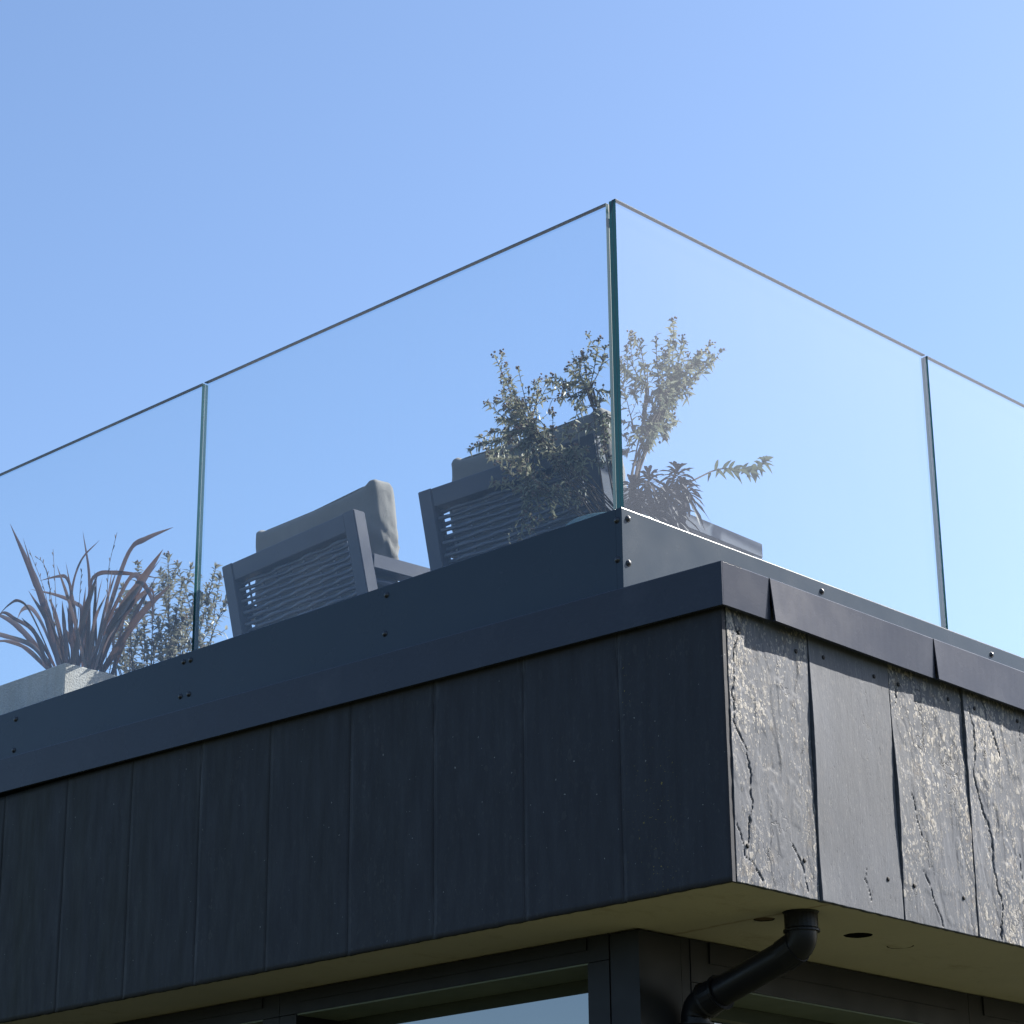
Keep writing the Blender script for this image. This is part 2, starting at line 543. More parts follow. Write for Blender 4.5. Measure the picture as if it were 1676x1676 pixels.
M_SHOOT = mat_leaf('shoot_leaf', (0.075, 0.095, 0.05), (0.15, 0.165, 0.10), (0.18, 0.19, 0.13), 0.3)

# ------------------------------------------------------------------ ground
g = box('ground', (-250, 250, -250, 250, -2.95, -2.65), M_GROUND)
g['kind'] = 'structure'

# ------------------------------------------------------------------ house
house = thing('house', 'flat roofed house with slate clad eaves, dark windows and a roof terrace on top', 'house', (0, 0, -2.65))
HZ = 2.65          # parts are written in metres above the bottom of the slates
def part(o, parent=house):
    o.parent = parent
    o.matrix_parent_inverse = Matrix.Identity(4)
    if parent is house:
        o.location = (0, 0, HZ)
    return o

# slates -------------------------------------------------------------
def poly_dist(p, q, a, b):
    dx, dy = b[0] - a[0], b[1] - a[1]
    L = dx * dx + dy * dy
    t = max(0, min(1, ((p - a[0]) * dx + (q - a[1]) * dy) / L)) if L else 0
    return math.hypot(p - a[0] - t * dx, q - a[1] - t * dy)

def slate(side, s0, s1, z0, z1, nx, nz, seed, lich=0.0, cracks=(), bow=None, rough=1.0, tilt=0.0, yellow=None, drip=None, green_reflection=0.0, thick=0.009):
    """one natural slate. side 'R': face x=0, runs along y; side 'L': face y=0, runs along -x"""
    V, F, AL, AC, AY, AD, AM = [], [], [], [], [], [], []
    rnd = random.Random(seed)
    W = s1 - s0
    for j in range(nz + 1):
        for i in range(nx + 1):
            u, w = i / nx, j / nz
            s, z = s0 + W * u, z0 + (z1 - z0) * w
            # ragged edges
            ej = 0.0016 * (noise.noise((s * 3 + seed, z * 22, seed)) + 0.6 * noise.noise((seed, z * 70, 3.3)))
            if i in (0, nx):
                s += ej * (1.0 if side == 'R' else 0.18)
            if j == 0:
                z += 0.0018 * noise.noise((s * 40, seed, 1.7)) + 0.001
            d = rough * (0.0016 * noise.noise((s * 7, z * 3.2, seed)) + 0.0008 * noise.noise((s * 28, z * 7, seed + 5)))
            flake = noise.noise((s * 13 + seed, z * 4.5, seed * 2.0))
            flake2 = noise.noise((s * 34 + seed, z * 15, seed * 3.0))
            d += rough * lich * (0.0010 * max(0, min(1, (flake - 0.05) * 18)) + 0.0008 * max(0, min(1, (flake2 - 0.15) * 9)))
            if lich > 0.3:
                lv = 2.6 * (noise.noise((s * 9 + seed, z * 3.6, seed * 1.3)) + 0.5 * noise.noise((s * 24, z * 9, seed + 2.0)))
                fr_ = lv - math.floor(lv)
                d += rough * 0.0008 * (math.floor(lv) + max(0.0, min(1.0, (fr_ - 0.42) * 7.0)))
            d += tilt * (0.5 - u)
            if bow:
                d += bow(w) * math.exp(-(u * W) / 0.055)
            ck = 0.0
            for line, wd in cracks:
                if min(q[1] for q in line) - 0.03 > z or max(q[1] for q in line) + 0.03 < z:
                    continue
                ss = s + 0.0045 * noise.noise((z * 110, seed, 9.1)) + 0.012 * noise.noise((z * 24, seed, 4.4))
                wd = wd * (0.22 + 1.15 * abs(noise.noise((z * 34, seed, 2.2))))
                m = min(poly_dist(ss, z, line[k], line[k + 1]) for k in range(len(line) - 1))
                if m < wd * 2.2:
                    ck = max(ck, 1 - max(0, m - wd * 0.5) / (wd * 1.7))
            d -= 0.0055 * ck
            lm = lich * (0.55 + 0.75 * noise.noise((s * 6 + seed * 2, z * 3, 8.8)) + 0.25 * noise.noise((s * 20, z * 12, seed)))
            AL.append(max(0, min(1, lm)))
            AC.append(min(1.0, max(0.0, ck * 1.6 - 0.55)))
            AY.append(yellow(s, z) if yellow else 0.0)
            AD.append(drip(s, z) if drip else 0.0)
            AM.append(green_reflection)
            V.append((d, s, z) if side == 'R' else (-s, -d, z))
    for j in range(nz):
        for i in range(nx):
            a = j * (nx + 1) + i
            q = (a, a + 1, a + nx + 2, a + nx + 1)
            F.append(q)
    # back and edges
    rim = [i for i in range(nx + 1)] + [(j + 1) * (nx + 1) - 1 for j in range(1, nz + 1)]
    rim += [nz * (nx + 1) + i for i in range(nx - 1, -1, -1)] + [j * (nx + 1) for j in range(nz - 1, 0, -1)]
    b0 = len(V)
    for k in rim:
        x, y, z = V[k]
        V.append((-thick, y, z) if side == 'R' else (x, thick, z))
        for A in (AL, AC, AY, AD):
            A.append(0.0)
        AM.append(green_reflection)
    n = len(rim)
    for k in range(n):
        F.append((rim[(k + 1) % n], rim[k], b0 + k, b0 + (k + 1) % n))
    F.append(tuple(b0 + k for k in reversed(range(n))))
    if side == 'L':
        F = [tuple(reversed(f)) for f in F]
    o = mesh_obj('slate_tile', V, F, M_SLATE)
    for p in o.data.polygons:
        p.use_smooth = len(p.vertices) == 4 and p.index < nx * nz
    for nm, A in (('lichen', AL), ('crack', AC), ('yellow', AY), ('drip', AD), ('green_reflection', AM), ('clean_shade', [1.0 if side == 'L' else 0.0] * len(V))):
        at = o.data.attributes.new(nm, 'FLOAT', 'POINT')
        at.data.foreach_set('value', A)
    return part(o)

def hump(c, w, h):
    return lambda t: h * math.exp(-((t - c) / w) ** 2)

YC = [(0.0135, 0.2955), (0.298, 0.6035), (0.606, 0.8945), (0.897, 1.197)]
spec_r = [
    dict(lich=0.95, cracks=[([(0.030, 0.60), (0.045, 0.54), (0.036, 0.47), (0.025, 0.40), (0.030, 0.34), (0.065, 0.285), (0.075, 0.20), (0.066, 0.12), (0.050, 0.085)], 0.0018),
                            ([(0.026, 0.12), (0.035, 0.055), (0.065, 0.045), (0.10, 0.01)], 0.0014),
                            ([(0.205, 0.105), (0.235, 0.06), (0.255, 0.01)], 0.0015)], bow=None),
    dict(lich=0.14, cracks=[([(0.47, 0.10), (0.475, 0.02)], 0.0009)], bow=lambda t: 0.0055 * math.exp(-((t - 0.55) / 0.28) ** 2) + 0.004 * math.exp(-(t / 0.10) ** 2), rough=0.55),
    dict(lich=0.90, cracks=[([(0.66, 0.30), (0.69, 0.20)], 0.0010), ([(0.69, 0.12), (0.73, 0.06), (0.75, 0.0)], 0.0012), ([(0.635, 0.55), (0.63, 0.50)], 0.001)],
         bow=lambda t: -0.003 + 0.0075 * math.exp(-((t - 0.45) / 0.25) ** 2), rough=0.9),
    dict(lich=0.85, cracks=[([(0.92, 0.55), (0.94, 0.46), (0.925, 0.38), (0.955, 0.30), (0.985, 0.24), (0.99, 0.16), (1.00, 0.08), (0.99, 0.0)], 0.0028),
                            ([(0.93, 0.37), (0.96, 0.27)], 0.0014), ([(0.975, 0.60), (1.00, 0.53), (1.05, 0.45)], 0.0012), ([(1.10, 0.22), (1.115, 0.12)], 0.0014), ([(1.15, 0.56), (1.14, 0.50)], 0.001)],
         bow=lambda t: 0.005 * math.exp(-((t - 0.75) / 0.3) ** 2), rough=1.25),
]
NAILS = [(0.056, 0.543), (0.255, 0.544), (0.353, 0.551), (0.547, 0.548), (0.643, 0.549), (0.841, 0.553), (0.947, 0.551), (1.14, 0.558), (0.053, 0.078), (0.248, 0.077), (0.551, 0.081), (0.648, 0.08), (0.845, 0.08)]
for k, (a, b) in enumerate(YC):
    tile = slate('R', a, b, -0.004, 0.625, 110, 200, 21 + k * 7, tilt=(0.0025 if k == 1 else 0.001), **spec_r[k])
    for (y, z) in NAILS:
        if a <= y < b + 0.002:
            near = min(tile.data.vertices, key=lambda q: (q.co.y - y) ** 2 + (q.co.z - z) ** 2 + (10 if q.co.x < -0.007 else 0))
            V, F = [], []
            lathe(V, F, [(0.0052, -0.0015), (0.0052, 0.0012), (0.0040, 0.0022), (0.0015, 0.0026)], (near.co.x, y, z), 12, 'X')
            mesh_obj('nail', V, F, M_NAIL, tile, True)
for k in range(10):
    y0 = 1.20 + k * 0.30
    slate('R', y0 + 0.002, y0 + 0.298, -0.004, 0.625, 16, 30, 60 + k, lich=random.uniform(0.2, 0.9), tilt=0.003,
          bow=hump(random.random(), 0.3, 0.007))

XS = [0.0, 0.296, 0.586, 0.877, 1.167, 1.466, 1.742, 2.032, 2.324, 2.62, 2.91, 3.21, 3.50, 3.80, 4.10, 4.40]
def yel(s, z):
    a = math.exp(-((s - 0.20) / 0.055) ** 2) * (1.0 if z < 0.30 else 0.15)
    return min(1.0, a + math.exp(-((s - 0.285) / 0.02) ** 2) * (1.0 if z > 0.42 else 0.0))
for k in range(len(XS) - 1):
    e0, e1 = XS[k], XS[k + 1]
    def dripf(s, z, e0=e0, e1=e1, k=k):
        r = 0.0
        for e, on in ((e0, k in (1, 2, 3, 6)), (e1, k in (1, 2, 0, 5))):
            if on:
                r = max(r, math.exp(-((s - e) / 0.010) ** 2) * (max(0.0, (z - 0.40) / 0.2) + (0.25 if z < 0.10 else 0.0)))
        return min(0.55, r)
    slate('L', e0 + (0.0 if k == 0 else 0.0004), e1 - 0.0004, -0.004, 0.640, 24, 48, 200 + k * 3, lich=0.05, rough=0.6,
          tilt=random.uniform(-0.0006, 0.0002), yellow=yel, drip=dripf, green_reflection=min(0.9, max(0.0, (e0 - 0.4) * 0.36)), thick=0.0105)

# roof slab and deck ---------------------------------------------------
part(box('roof_slab', (-4.40, -0.012, 0.013, 4.18, 0.012, 0.58), M_DARK))
part(box('roof_deck', (-4.40, -0.36, 0.10, 4.18, 0.584, 0.62), M_DECK))

# soffit with its holes --------------------------------------------------
def soffit():
    bm = bmesh.new()
    outer = [(-0.010, 0.0115), (-0.010, 4.18), (-0.60, 4.18), (-0.60, 0.42), (-4.40, 0.42), (-4.40, 0.0115)]
    holes = [((-0.221, 0.383), 0.024, 3), ((-0.190, 0.690), 0.033, 5), ((-0.205, 0.876), 0.031, 7)]
    edges = []
    def ring(pts, z):
        vs = [bm.verts.new((x, y, z)) for x, y in pts]
        return vs, [bm.edges.new((vs[i], vs[(i + 1) % len(vs)])) for i in range(len(vs))]
    v, e = ring(outer, 0.0)
    edges += e
    loops = []
    for (c, r, sd) in holes:
        pts = [(c[0] + r * (1 + 0.10 * noise.noise((math.cos(t) * 2, math.sin(t) * 2, sd))) * math.cos(t),
                c[1] + r * (1 + 0.10 * noise.noise((math.cos(t) * 2, math.sin(t) * 2, sd))) * math.sin(t))
               for t in [2 * math.pi * i / 28 for i in range(28)]]
        v, e = ring(pts, 0.0)
        edges += e
        loops.append(v)
    bmesh.ops.triangle_fill(bm, edges=edges, use_beauty=True)
    for f in bm.faces:
        f.normal_update()
        if f.normal.z > 0:
            f.normal_flip()
    for v in loops:
        up = [bm.verts.new((q.co.x, q.co.y, 0.0115)) for q in v]
        n = len(v)
        for i in range(n):
            bm.faces.new((v[i], v[(i + 1) % n], up[(i + 1) % n], up[i])).material_index = 1
    return obj('soffit', bm, [M_SOFFIT, M_DARK])
sof = part(soffit())
def disc(name, c, r, z, mat):
    V, F = [], []
    lathe(V, F, [(r, 0.004), (r, 0.0), (r * 0.93, -0.0012), (0.001, -0.0015)], (c[0], c[1], z), 28)
    return mesh_obj(name, V, F, mat, sof)
disc('hole_cover', (-0.221, 0.383), 0.0222, 0.0025, M_RUST)
disc('hole_cover', (-0.205, 0.876), 0.0293, 0.0012, M_SOFFIT)
# pale drip bead along the left bottom edge
# edge strips closing the joint between slates and soffit (thin dark shadow gap)
part(box('soffit_trim', (-4.40, -0.0108, 0.0112, 0.0128, -0.0015, 0.0115), M_DARK))

# cap flashing (zinc) -----------------------------------------------------
K1 = 0.0238
def flashing_left():
    bm = bmesh.new()
    x0, x1 = -4.46, 0.0228
    def zt(x):
        return 0.6825 - K1 * x
    def zb(x):
        return 0.5840 - K1 * x
    prof = lambda x: [(-0.0232, zb(x)), (-0.0232, zt(x) - 0.0022), (-0.0215, zt(x)), (0.0478, zt(x) + 0.001), (0.0478, zt(x) - 0.004), (-0.0192, zt(x) - 0.004), (-0.0192, zb(x) + 0.004), (-0.0125, zb(x) + 0.002), (-0.0125, zb(x))]
    a = [bm.verts.new((x0, y, z)) for y, z in prof(x0)]
    b = [bm.verts.new((x1, y, z)) for y, z in prof(x1)]
    n = len(a)
    for i in range(n):
        bm.faces.new((a[i], b[i], b[(i + 1) % n], a[(i + 1) % n]))
    bm.faces.new(list(reversed(a)))
    bm.faces.new(b)
    bmesh.ops.recalc_face_normals(bm, faces=bm.faces)
    return obj('cap_flashing', bm, M_CAP)
part(flashing_left())
def flashing_right(y0, y1, flare, zoff=0.0):
    """a length of capping on the right; its near end is kicked out at the bottom over the piece before"""
    bm = bmesh.new()
    N = 24
    rows = []
    for i in range(N + 1):
        t = i / N
        y = y0 + (y1 - y0) * t
        fl = flare * (1 - t) ** 1.4
        fp = flare * 0.15 * (1 - t) ** 1.4
        zb, zt = 0.5840 - 0.3 * fl * 0.2 + zoff, 0.6825 + zoff * 0.2
        X = 0.0230
        prof = [(X + fl, zb), (X + fp, zt - 0.0022), (X + fp - 0.0018, zt), (-0.3155, zt + 0.001), (-0.3155, zt - 0.004), (X - 0.004 + fp, zt - 0.004), (X - 0.004 + fl, zb + 0.004), (X - 0.0105 + fl, zb + 0.002), (X - 0.0105 + fl, zb)]
        rows.append([bm.verts.new((x, y, z)) for x, z in prof])
    n = len(rows[0])
    for r0, r1 in zip(rows, rows[1:]):
        for i in range(n):
            bm.faces.new((r0[i], r0[(i + 1) % n], r1[(i + 1) % n], r1[i]))
    bm.faces.new(rows[0])
    bm.faces.new(list(reversed(rows[-1])))
    bmesh.ops.recalc_face_normals(bm, faces=bm.faces)
    return obj('cap_flashing', bm, M_CAP)
part(flashing_right(-0.0190, 0.141, 0.0))
ys = [0.1425, 0.7640, 1.385, 2.00, 2.62, 3.24, 3.86]
for i in range(len(ys) - 1):
    part(flashing_right(ys[i], ys[i + 1] - 0.0015, 0.0125 if i == 0 else 0.0085, -0.002 if i == 0 else -0.003))

# glass channel cladding with bolts ---------------------------------------
def cladding(b, ax):
    bm = bmesh.new()
    add_box(bm, *b)
    top = [e for e in bm.edges if all(v.co.z > b[5] - 1e-5 for v in e.verts)]
    bmesh.ops.bevel(bm, geom=top, offset=0.003, segments=3, affect='EDGES', profile=0.5)
    return part(obj('channel_cladding', bm, M_FASCIA))
clad_l = cladding((-4.40, -0.3370, 0.0500, 0.0690, 0.60, 0.9154), 'L')
clad_r = cladding((-0.3365, -0.3175, 0.0500, 4.18, 0.62, 0.9154), 'R')
part(box('channel_inner', (-4.40, -0.36, 0.0925, 0.108, 0.60, 0.905), M_FASCIA))
part(box('channel_inner', (-0.371, -0.3515, 0.1085, 4.18, 0.6205, 0.905), M_FASCIA))
BP = [(0.0079, 0.0), (0.0079, 0.0012), (0.0066, 0.0014), (0.0062, 0.0030), (0.0045, 0.0052), (0.0020, 0.0060)]
def bolt(p, axis, par):
    V, F = [], []
    lathe(V, F, BP, p, 16, axis)
    return mesh_obj('bolt', V, F, M_BOLT, par, True)
for y, z in ((0.071, 0.891), (0.069, 0.783), (0.80, 0.889), (0.80, 0.786), (1.555, 0.888), (1.555, 0.786), (2.3, 0.888), (3.05, 0.888)):
    bolt((-0.3175, y, z), 'X', clad_r)
for x, z in ((-0.333, 0.886), (-0.334, 0.791), (-1.098, 0.890), (-1.103, 0.790), (-1.868, 0.890), (-1.897, 0.891), (-1.870, 0.795), (-1.906, 0.796), (-2.67, 0.886), (-2.67, 0.793), (-3.45, 0.888), (-3.45, 0.795)):
    bolt((x, 0.0500, z), 'Y', clad_l)

# ground floor: corner post, walls, windows ------------------------------
part(box('corner_post', (-0.5615, -0.474, 0.2480, 0.397, -2.65, -0.0025), M_FRAME, bevel=0.003))
part(box('corner_cover', (-0.545, -0.470, 0.2445, 0.2475, -2.64, -0.010), M_FRAME))
def window(wall, a, b, ztop, lines):
    """wall 'L': plane y=.2475, a..b along x; 'R': plane x=-.4745, a..b along y"""
    bm = bmesh.new()
    def bx(a0, a1, d0, d1, z0, z1):
        if wall == 'L':
            add_box(bm, a0, a1, 0.2475 + d0, 0.2475 + d1, z0, z1)
        else:
            add_box(bm, -0.4745 - d1, -0.4745 - d0, a0, a1, z0, z1)
    D = 0.142
    bx(a, b, 0.0, D + 0.06, ztop + 0.004, -0.0025)
    bx(a, a + 0.065, 0.0, D + 0.06, -2.55, ztop + 0.002)
    bx(b - 0.065, b, 0.0, D + 0.06, -2.55, ztop + 0.002)
    bx(a, b, 0.0, D + 0.06, -2.65, -2.552)
    fr = part(obj('window', bm, M_FRAME))
    bm = bmesh.new()
    bx(a + 0.0655, b - 0.0655, 0.003, D + 0.004, ztop, ztop + 0.0035)
    obj('reflection_board', bm, M_REFLECT, fr)  # board added to imitate the soffit's reflection along the pane top
    bm = bmesh.new()
    bx(a + 0.064, b - 0.064, D + 0.006, D + 0.03, -2.551, ztop + 0.005)
    obj('pane', bm, M_WIN, fr)
    bm = bmesh.new()
    bx(a + 0.0655, b - 0.0655, -0.004, -0.0005, ztop * 0.5, -0.004)
    obj('head_trim', bm, M_FRAME, fr)
window('L', -1.695, -0.563, -0.064, 0)
window('L', -2.85, -1.697, -0.064, 0)
window('L', -4.02, -2.852, -0.064, 0)
window('R', 0.430, 1.555, -0.104, 0)
window('R', 1.557, 2.70, -0.104, 0)
window('R', 2.702, 3.80, -0.104, 0)
part(box('wall', (-4.40, -4.022, 0.2485, 0.35, -2.65, -0.0025), M_WALL))
part(box('wall', (-0.60, -0.4755, 3.802, 4.18, -2.65, -0.0025), M_WALL))
part(box('wall', (-0.56, -0.4765, 0.398, 0.4285, -2.65, -0.0025), M_FRAME))
part(box('wall', (-4.40, -4.28, 0.352, 4.06, -2.65, 0.0105), M_WALL))
part(box('wall', (-4.40, -0.602, 4.062, 4.18, -2.65, 0.0105), M_WALL))

# downpipe ----------------------------------------------------------------
pipe = part(mesh_obj('downpipe', *(lambda V, F: (tube(V, F, catmull([(-0.114, 0.376, 0.010), (-0.114, 0.376, -0.012), (-0.114, 0.376, -0.048), (-0.121, 0.3765, -0.066), (-0.139, 0.377, -0.079), (-0.165, 0.378, -0.088), (-0.24, 0.381, -0.110), (-0.35, 0.385, -0.143), (-0.395, 0.387, -0.156), (-0.418, 0.388, -0.166), (-0.430, 0.389, -0.185), (-0.432, 0.389, -0.23), (-0.432, 0.389, -0.5), (-0.432, 0.389, -2.64)], 60), lambda t: 0.034, 20), (V, F))[1])([], []), M_PIPE, None, True))
def collar(pts, r, name='collar', lip=True):
    V, F = [], []
    P = catmull(pts, 12)
    n = len(P)
    tube(V, F, P, lambda t: r + (0.0035 if lip and (t < 0.09 or t > 0.9) else 0.0), 24)
    return mesh_obj(name, V, F, M_PIPE, pipe, False)
collar([(-0.114, 0.376, 0.004), (-0.114, 0.376, -0.044)], 0.0372)
collar([(-0.129, 0.3768, -0.0735), (-0.165, 0.378, -0.0882)], 0.0365, 'elbow_socket', False)
collar([(-0.352, 0.385, -0.1436), (-0.398, 0.387, -0.157)], 0.0380, 'elbow_socket')
collar([(-0.432, 0.389, -0.205), (-0.432, 0.389, -0.25)], 0.0380)

# ------------------------------------------------------------------ glass balustrade
bal = thing('glass_balustrade', 'frameless clear glass balustrade turning the corner of the roof terrace', 'balustrade', (-0.34, 0.08, 0.60))
ZT = 1.7154
def pane(run, a, b):
    """a laminated pane: its outer and inner faces, the end one looks at, the far end and the polished top"""
    t = 0.0215
    bm = bmesh.new()
    if run == 'L':
        add_box(bm, a, b, 0.0698, 0.0698 + t, 0.70, ZT)
    else:
        add_box(bm, -0.328 - t, -0.328, a, b, 0.70, ZT)
    for f in bm.faces:
        f.normal_update()
        n = f.normal
        if abs(n.z) > 0.9:
            f.material_index = 3
        elif run == 'L':
            f.material_index = 0 if n.y < -0.9 else (1 if n.y > 0.9 else (2 if n.x > 0 else 3))
        else:
            f.material_index = 0 if n.x > 0.9 else (1 if n.x < -0.9 else (2 if n.y < 0 else 3))
    o = obj('glass_pane', bm, [M_GLASS, M_GLASS_IN, M_EDGE, M_FAR], bal)
    o.location = -bal.location
    if run == 'L':
        q = (b - 0.0004, b + 0.0004, 0.0698 + 0.0100, 0.0698 + 0.0115, 0.70, ZT + 0.0002)
        tp = (a, b, 0.0698 + 0.0004, 0.0698 + 0.0122, ZT - 0.0006, ZT + 0.0010)
    else:
        q = (-0.328 - 0.0115, -0.328 - 0.0100, a - 0.0004, a + 0.0004, 0.70, ZT + 0.0002)
        tp = (-0.328 - 0.0122, -0.328 - 0.0004, a, b, ZT - 0.0006, ZT + 0.0010)
    box('interlayer', q, M_INTER, o)
    box('polished_edge', tp, M_TOP, o)
    return o
pane('L', -1.881, -0.3600)
pane('L', -3.405, -1.890)
pane('L', -4.40, -3.419)
pane('R', 0.0698, 1.361)
pane('R', 1.370, 2.80)
pane('R', 2.814, 4.18)

# ------------------------------------------------------------------ lounge chairs
DECK = 0.62
LEAN = math.tan(math.radians(13.2))
TOPZ = 0.63
def yb(z):
    return (TOPZ - z) * LEAN
def strand_mesh(L, axis, amp, phase, half, hw, depth):
    """a flat rope strand waving over the stakes"""
    V, F = [], []
    n = max(8, int(L / half * 5))
    for i in range(n + 1):
        s = L * i / n
        w = math.sin(math.pi * s / half + phase)
        o = amp * (abs(w) ** 0.8) * (1 if w > 0 else -1)
        tw = 1.0 - 0.22 * (1 - abs(w))
        for (a, b) in ((-depth, 0), (0, hw * tw), (depth, 0), (0, -hw * tw)):
            V.append((s, o + a, b) if axis == 'X' else (o + a, s, b))
        if i:
            k = len(V) - 8
            for q in range(4):
                F.append((k + q, k + (q + 1) % 4, k + 4 + (q + 1) % 4, k + 4 + q))
    me = bpy.data.meshes.new('strand')
    me.from_pydata(V, [], F)
    me.update()
    me.materials.append(M_STRAND)
    for p in me.polygons:
        p.use_smooth = True
    return me
W = 0.608
ST_A = strand_mesh(W - 0.098, 'X', 0.0056, -math.pi * 0.036 / 0.0638, 0.0638, 0.0061, 0.0034)
ST_B = strand_mesh(W - 0.098, 'X', 0.0056, math.pi - math.pi * 0.036 / 0.0638, 0.0638, 0.0061, 0.0034)
SD_A = strand_mesh(0.50, 'Y', 0.0070, 0.0, 0.125, 0.0095, 0.0042)
SD_B = strand_mesh(0.50, 'Y', 0.0070, math.pi, 0.125, 0.0095, 0.0042)

def chair(label, loc, rz, width_scale):
    t = thing('lounge_chair', label, 'chair', loc, rz, 'lounge chairs on the roof terrace')
    t.scale = (width_scale, 1, 1)
    h = W / 2
    for sx in (-1, 1):
        x0, x1 = (-h, -h + 0.048) if sx < 0 else (h - 0.048, h)
        bm = bmesh.new()
        add_box(bm, x0, x1, 0.0, 0.040, 0.0, TOPZ, shear=yb)
        bmesh.ops.bevel(bm, geom=bm.edges[:], offset=0.0025, segments=2, affect='EDGES')
        obj('back_post', bm, M_CHAIR, t)
        bm = bmesh.new()
        add_box(bm, x0, x1, yb(0.50) + 0.0405, 0.698, 0.4795, 0.5205)
        bmesh.ops.bevel(bm, geom=bm.edges[:], offset=0.0025, segments=2, affect='EDGES')
        obj('arm', bm, M_CHAIR, t)
        obj('leg', *(lambda b: (b, M_CHAIR, t))((lambda bm: (add_box(bm, x0, x1, 0.656, 0.698, 0.0, 0.479), bmesh.ops.bevel(bm, geom=bm.edges[:], offset=0.0025, segments=2, affect='EDGES'), bm)[2])(bmesh.new())))
        bm = bmesh.new()
        add_box(bm, x0, x1, yb(0.10) + 0.041, 0.6555, 0.08, 0.12)
        obj('side_rail', bm, M_CHAIR, t)
        # woven side panel: strands along the side
        xc = (x0 + x1) / 2
        bm = bmesh.new()
        for k in range(3):
            yy = 0.26 + k * 0.125
            add_box(bm, xc - 0.002, xc + 0.002, yy - 0.006, yy + 0.006, 0.121, 0.4785)
        sp = obj('side_panel', bm, M_CHAIR, t)
        for k in range(12):
            o = bpy.data.objects.new('strand', SD_A if k % 2 else SD_B)
            link(o, sp)
            z = 0.150 + 0.0275 * k
            o.location = (xc, yb(z) + 0.041, z)
            o.scale = (1, (0.6555 - yb(z) - 0.041) / 0.50, 1)
    bm = bmesh.new()
    add_box(bm, -h + 0.0485, h - 0.0485, 0.002, 0.038, 0.580, TOPZ - 0.001, shear=yb)
    bmesh.ops.bevel(bm, geom=bm.edges[:], offset=0.002, segments=1, affect='EDGES')
    obj('top_rail', bm, M_CHAIR, t)
    bm = bmesh.new()
    add_box(bm, -h + 0.0485, h - 0.0485, 0.002, 0.038, 0.14, 0.19, shear=yb)
    obj('bottom_rail', bm, M_CHAIR, t)
    bm = bmesh.new()
    add_box(bm, -h + 0.0485, h - 0.0485, 0.20, 0.6555, 0.20, 0.245)
    obj('seat', bm, M_CHAIR, t)
    # woven back
    bm = bmesh.new()
    for k in range(8):
        xx = -h + 0.049 + 0.036 + 0.0638 * k
        add_box(bm, xx - 0.0035, xx + 0.0035, 0.0225, 0.0250, 0.1905, 0.5795, shear=yb)
    bp = obj('woven_back', bm, M_STRAND, t)
    for k in range(23):
        z = 0.570 - 0.0163 * k
        o = bpy.data.objects.new('strand', ST_A if k % 2 else ST_B)
        link(o, bp)
        o.location = (-h + 0.049, yb(z) + 0.020, z)
        o.rotation_euler = (math.atan(LEAN), 0, 0)
    return t
c1 = chair('grey woven lounge chair standing free at the left, nearer the long leafed plant', (-1.721, 0.2465, DECK), math.radians(-4.9), 1.012)
c2 = chair('grey woven lounge chair behind the leafy shrub at the glass corner', (-0.907, 0.2695, DECK), math.radians(2.0), 0.990)

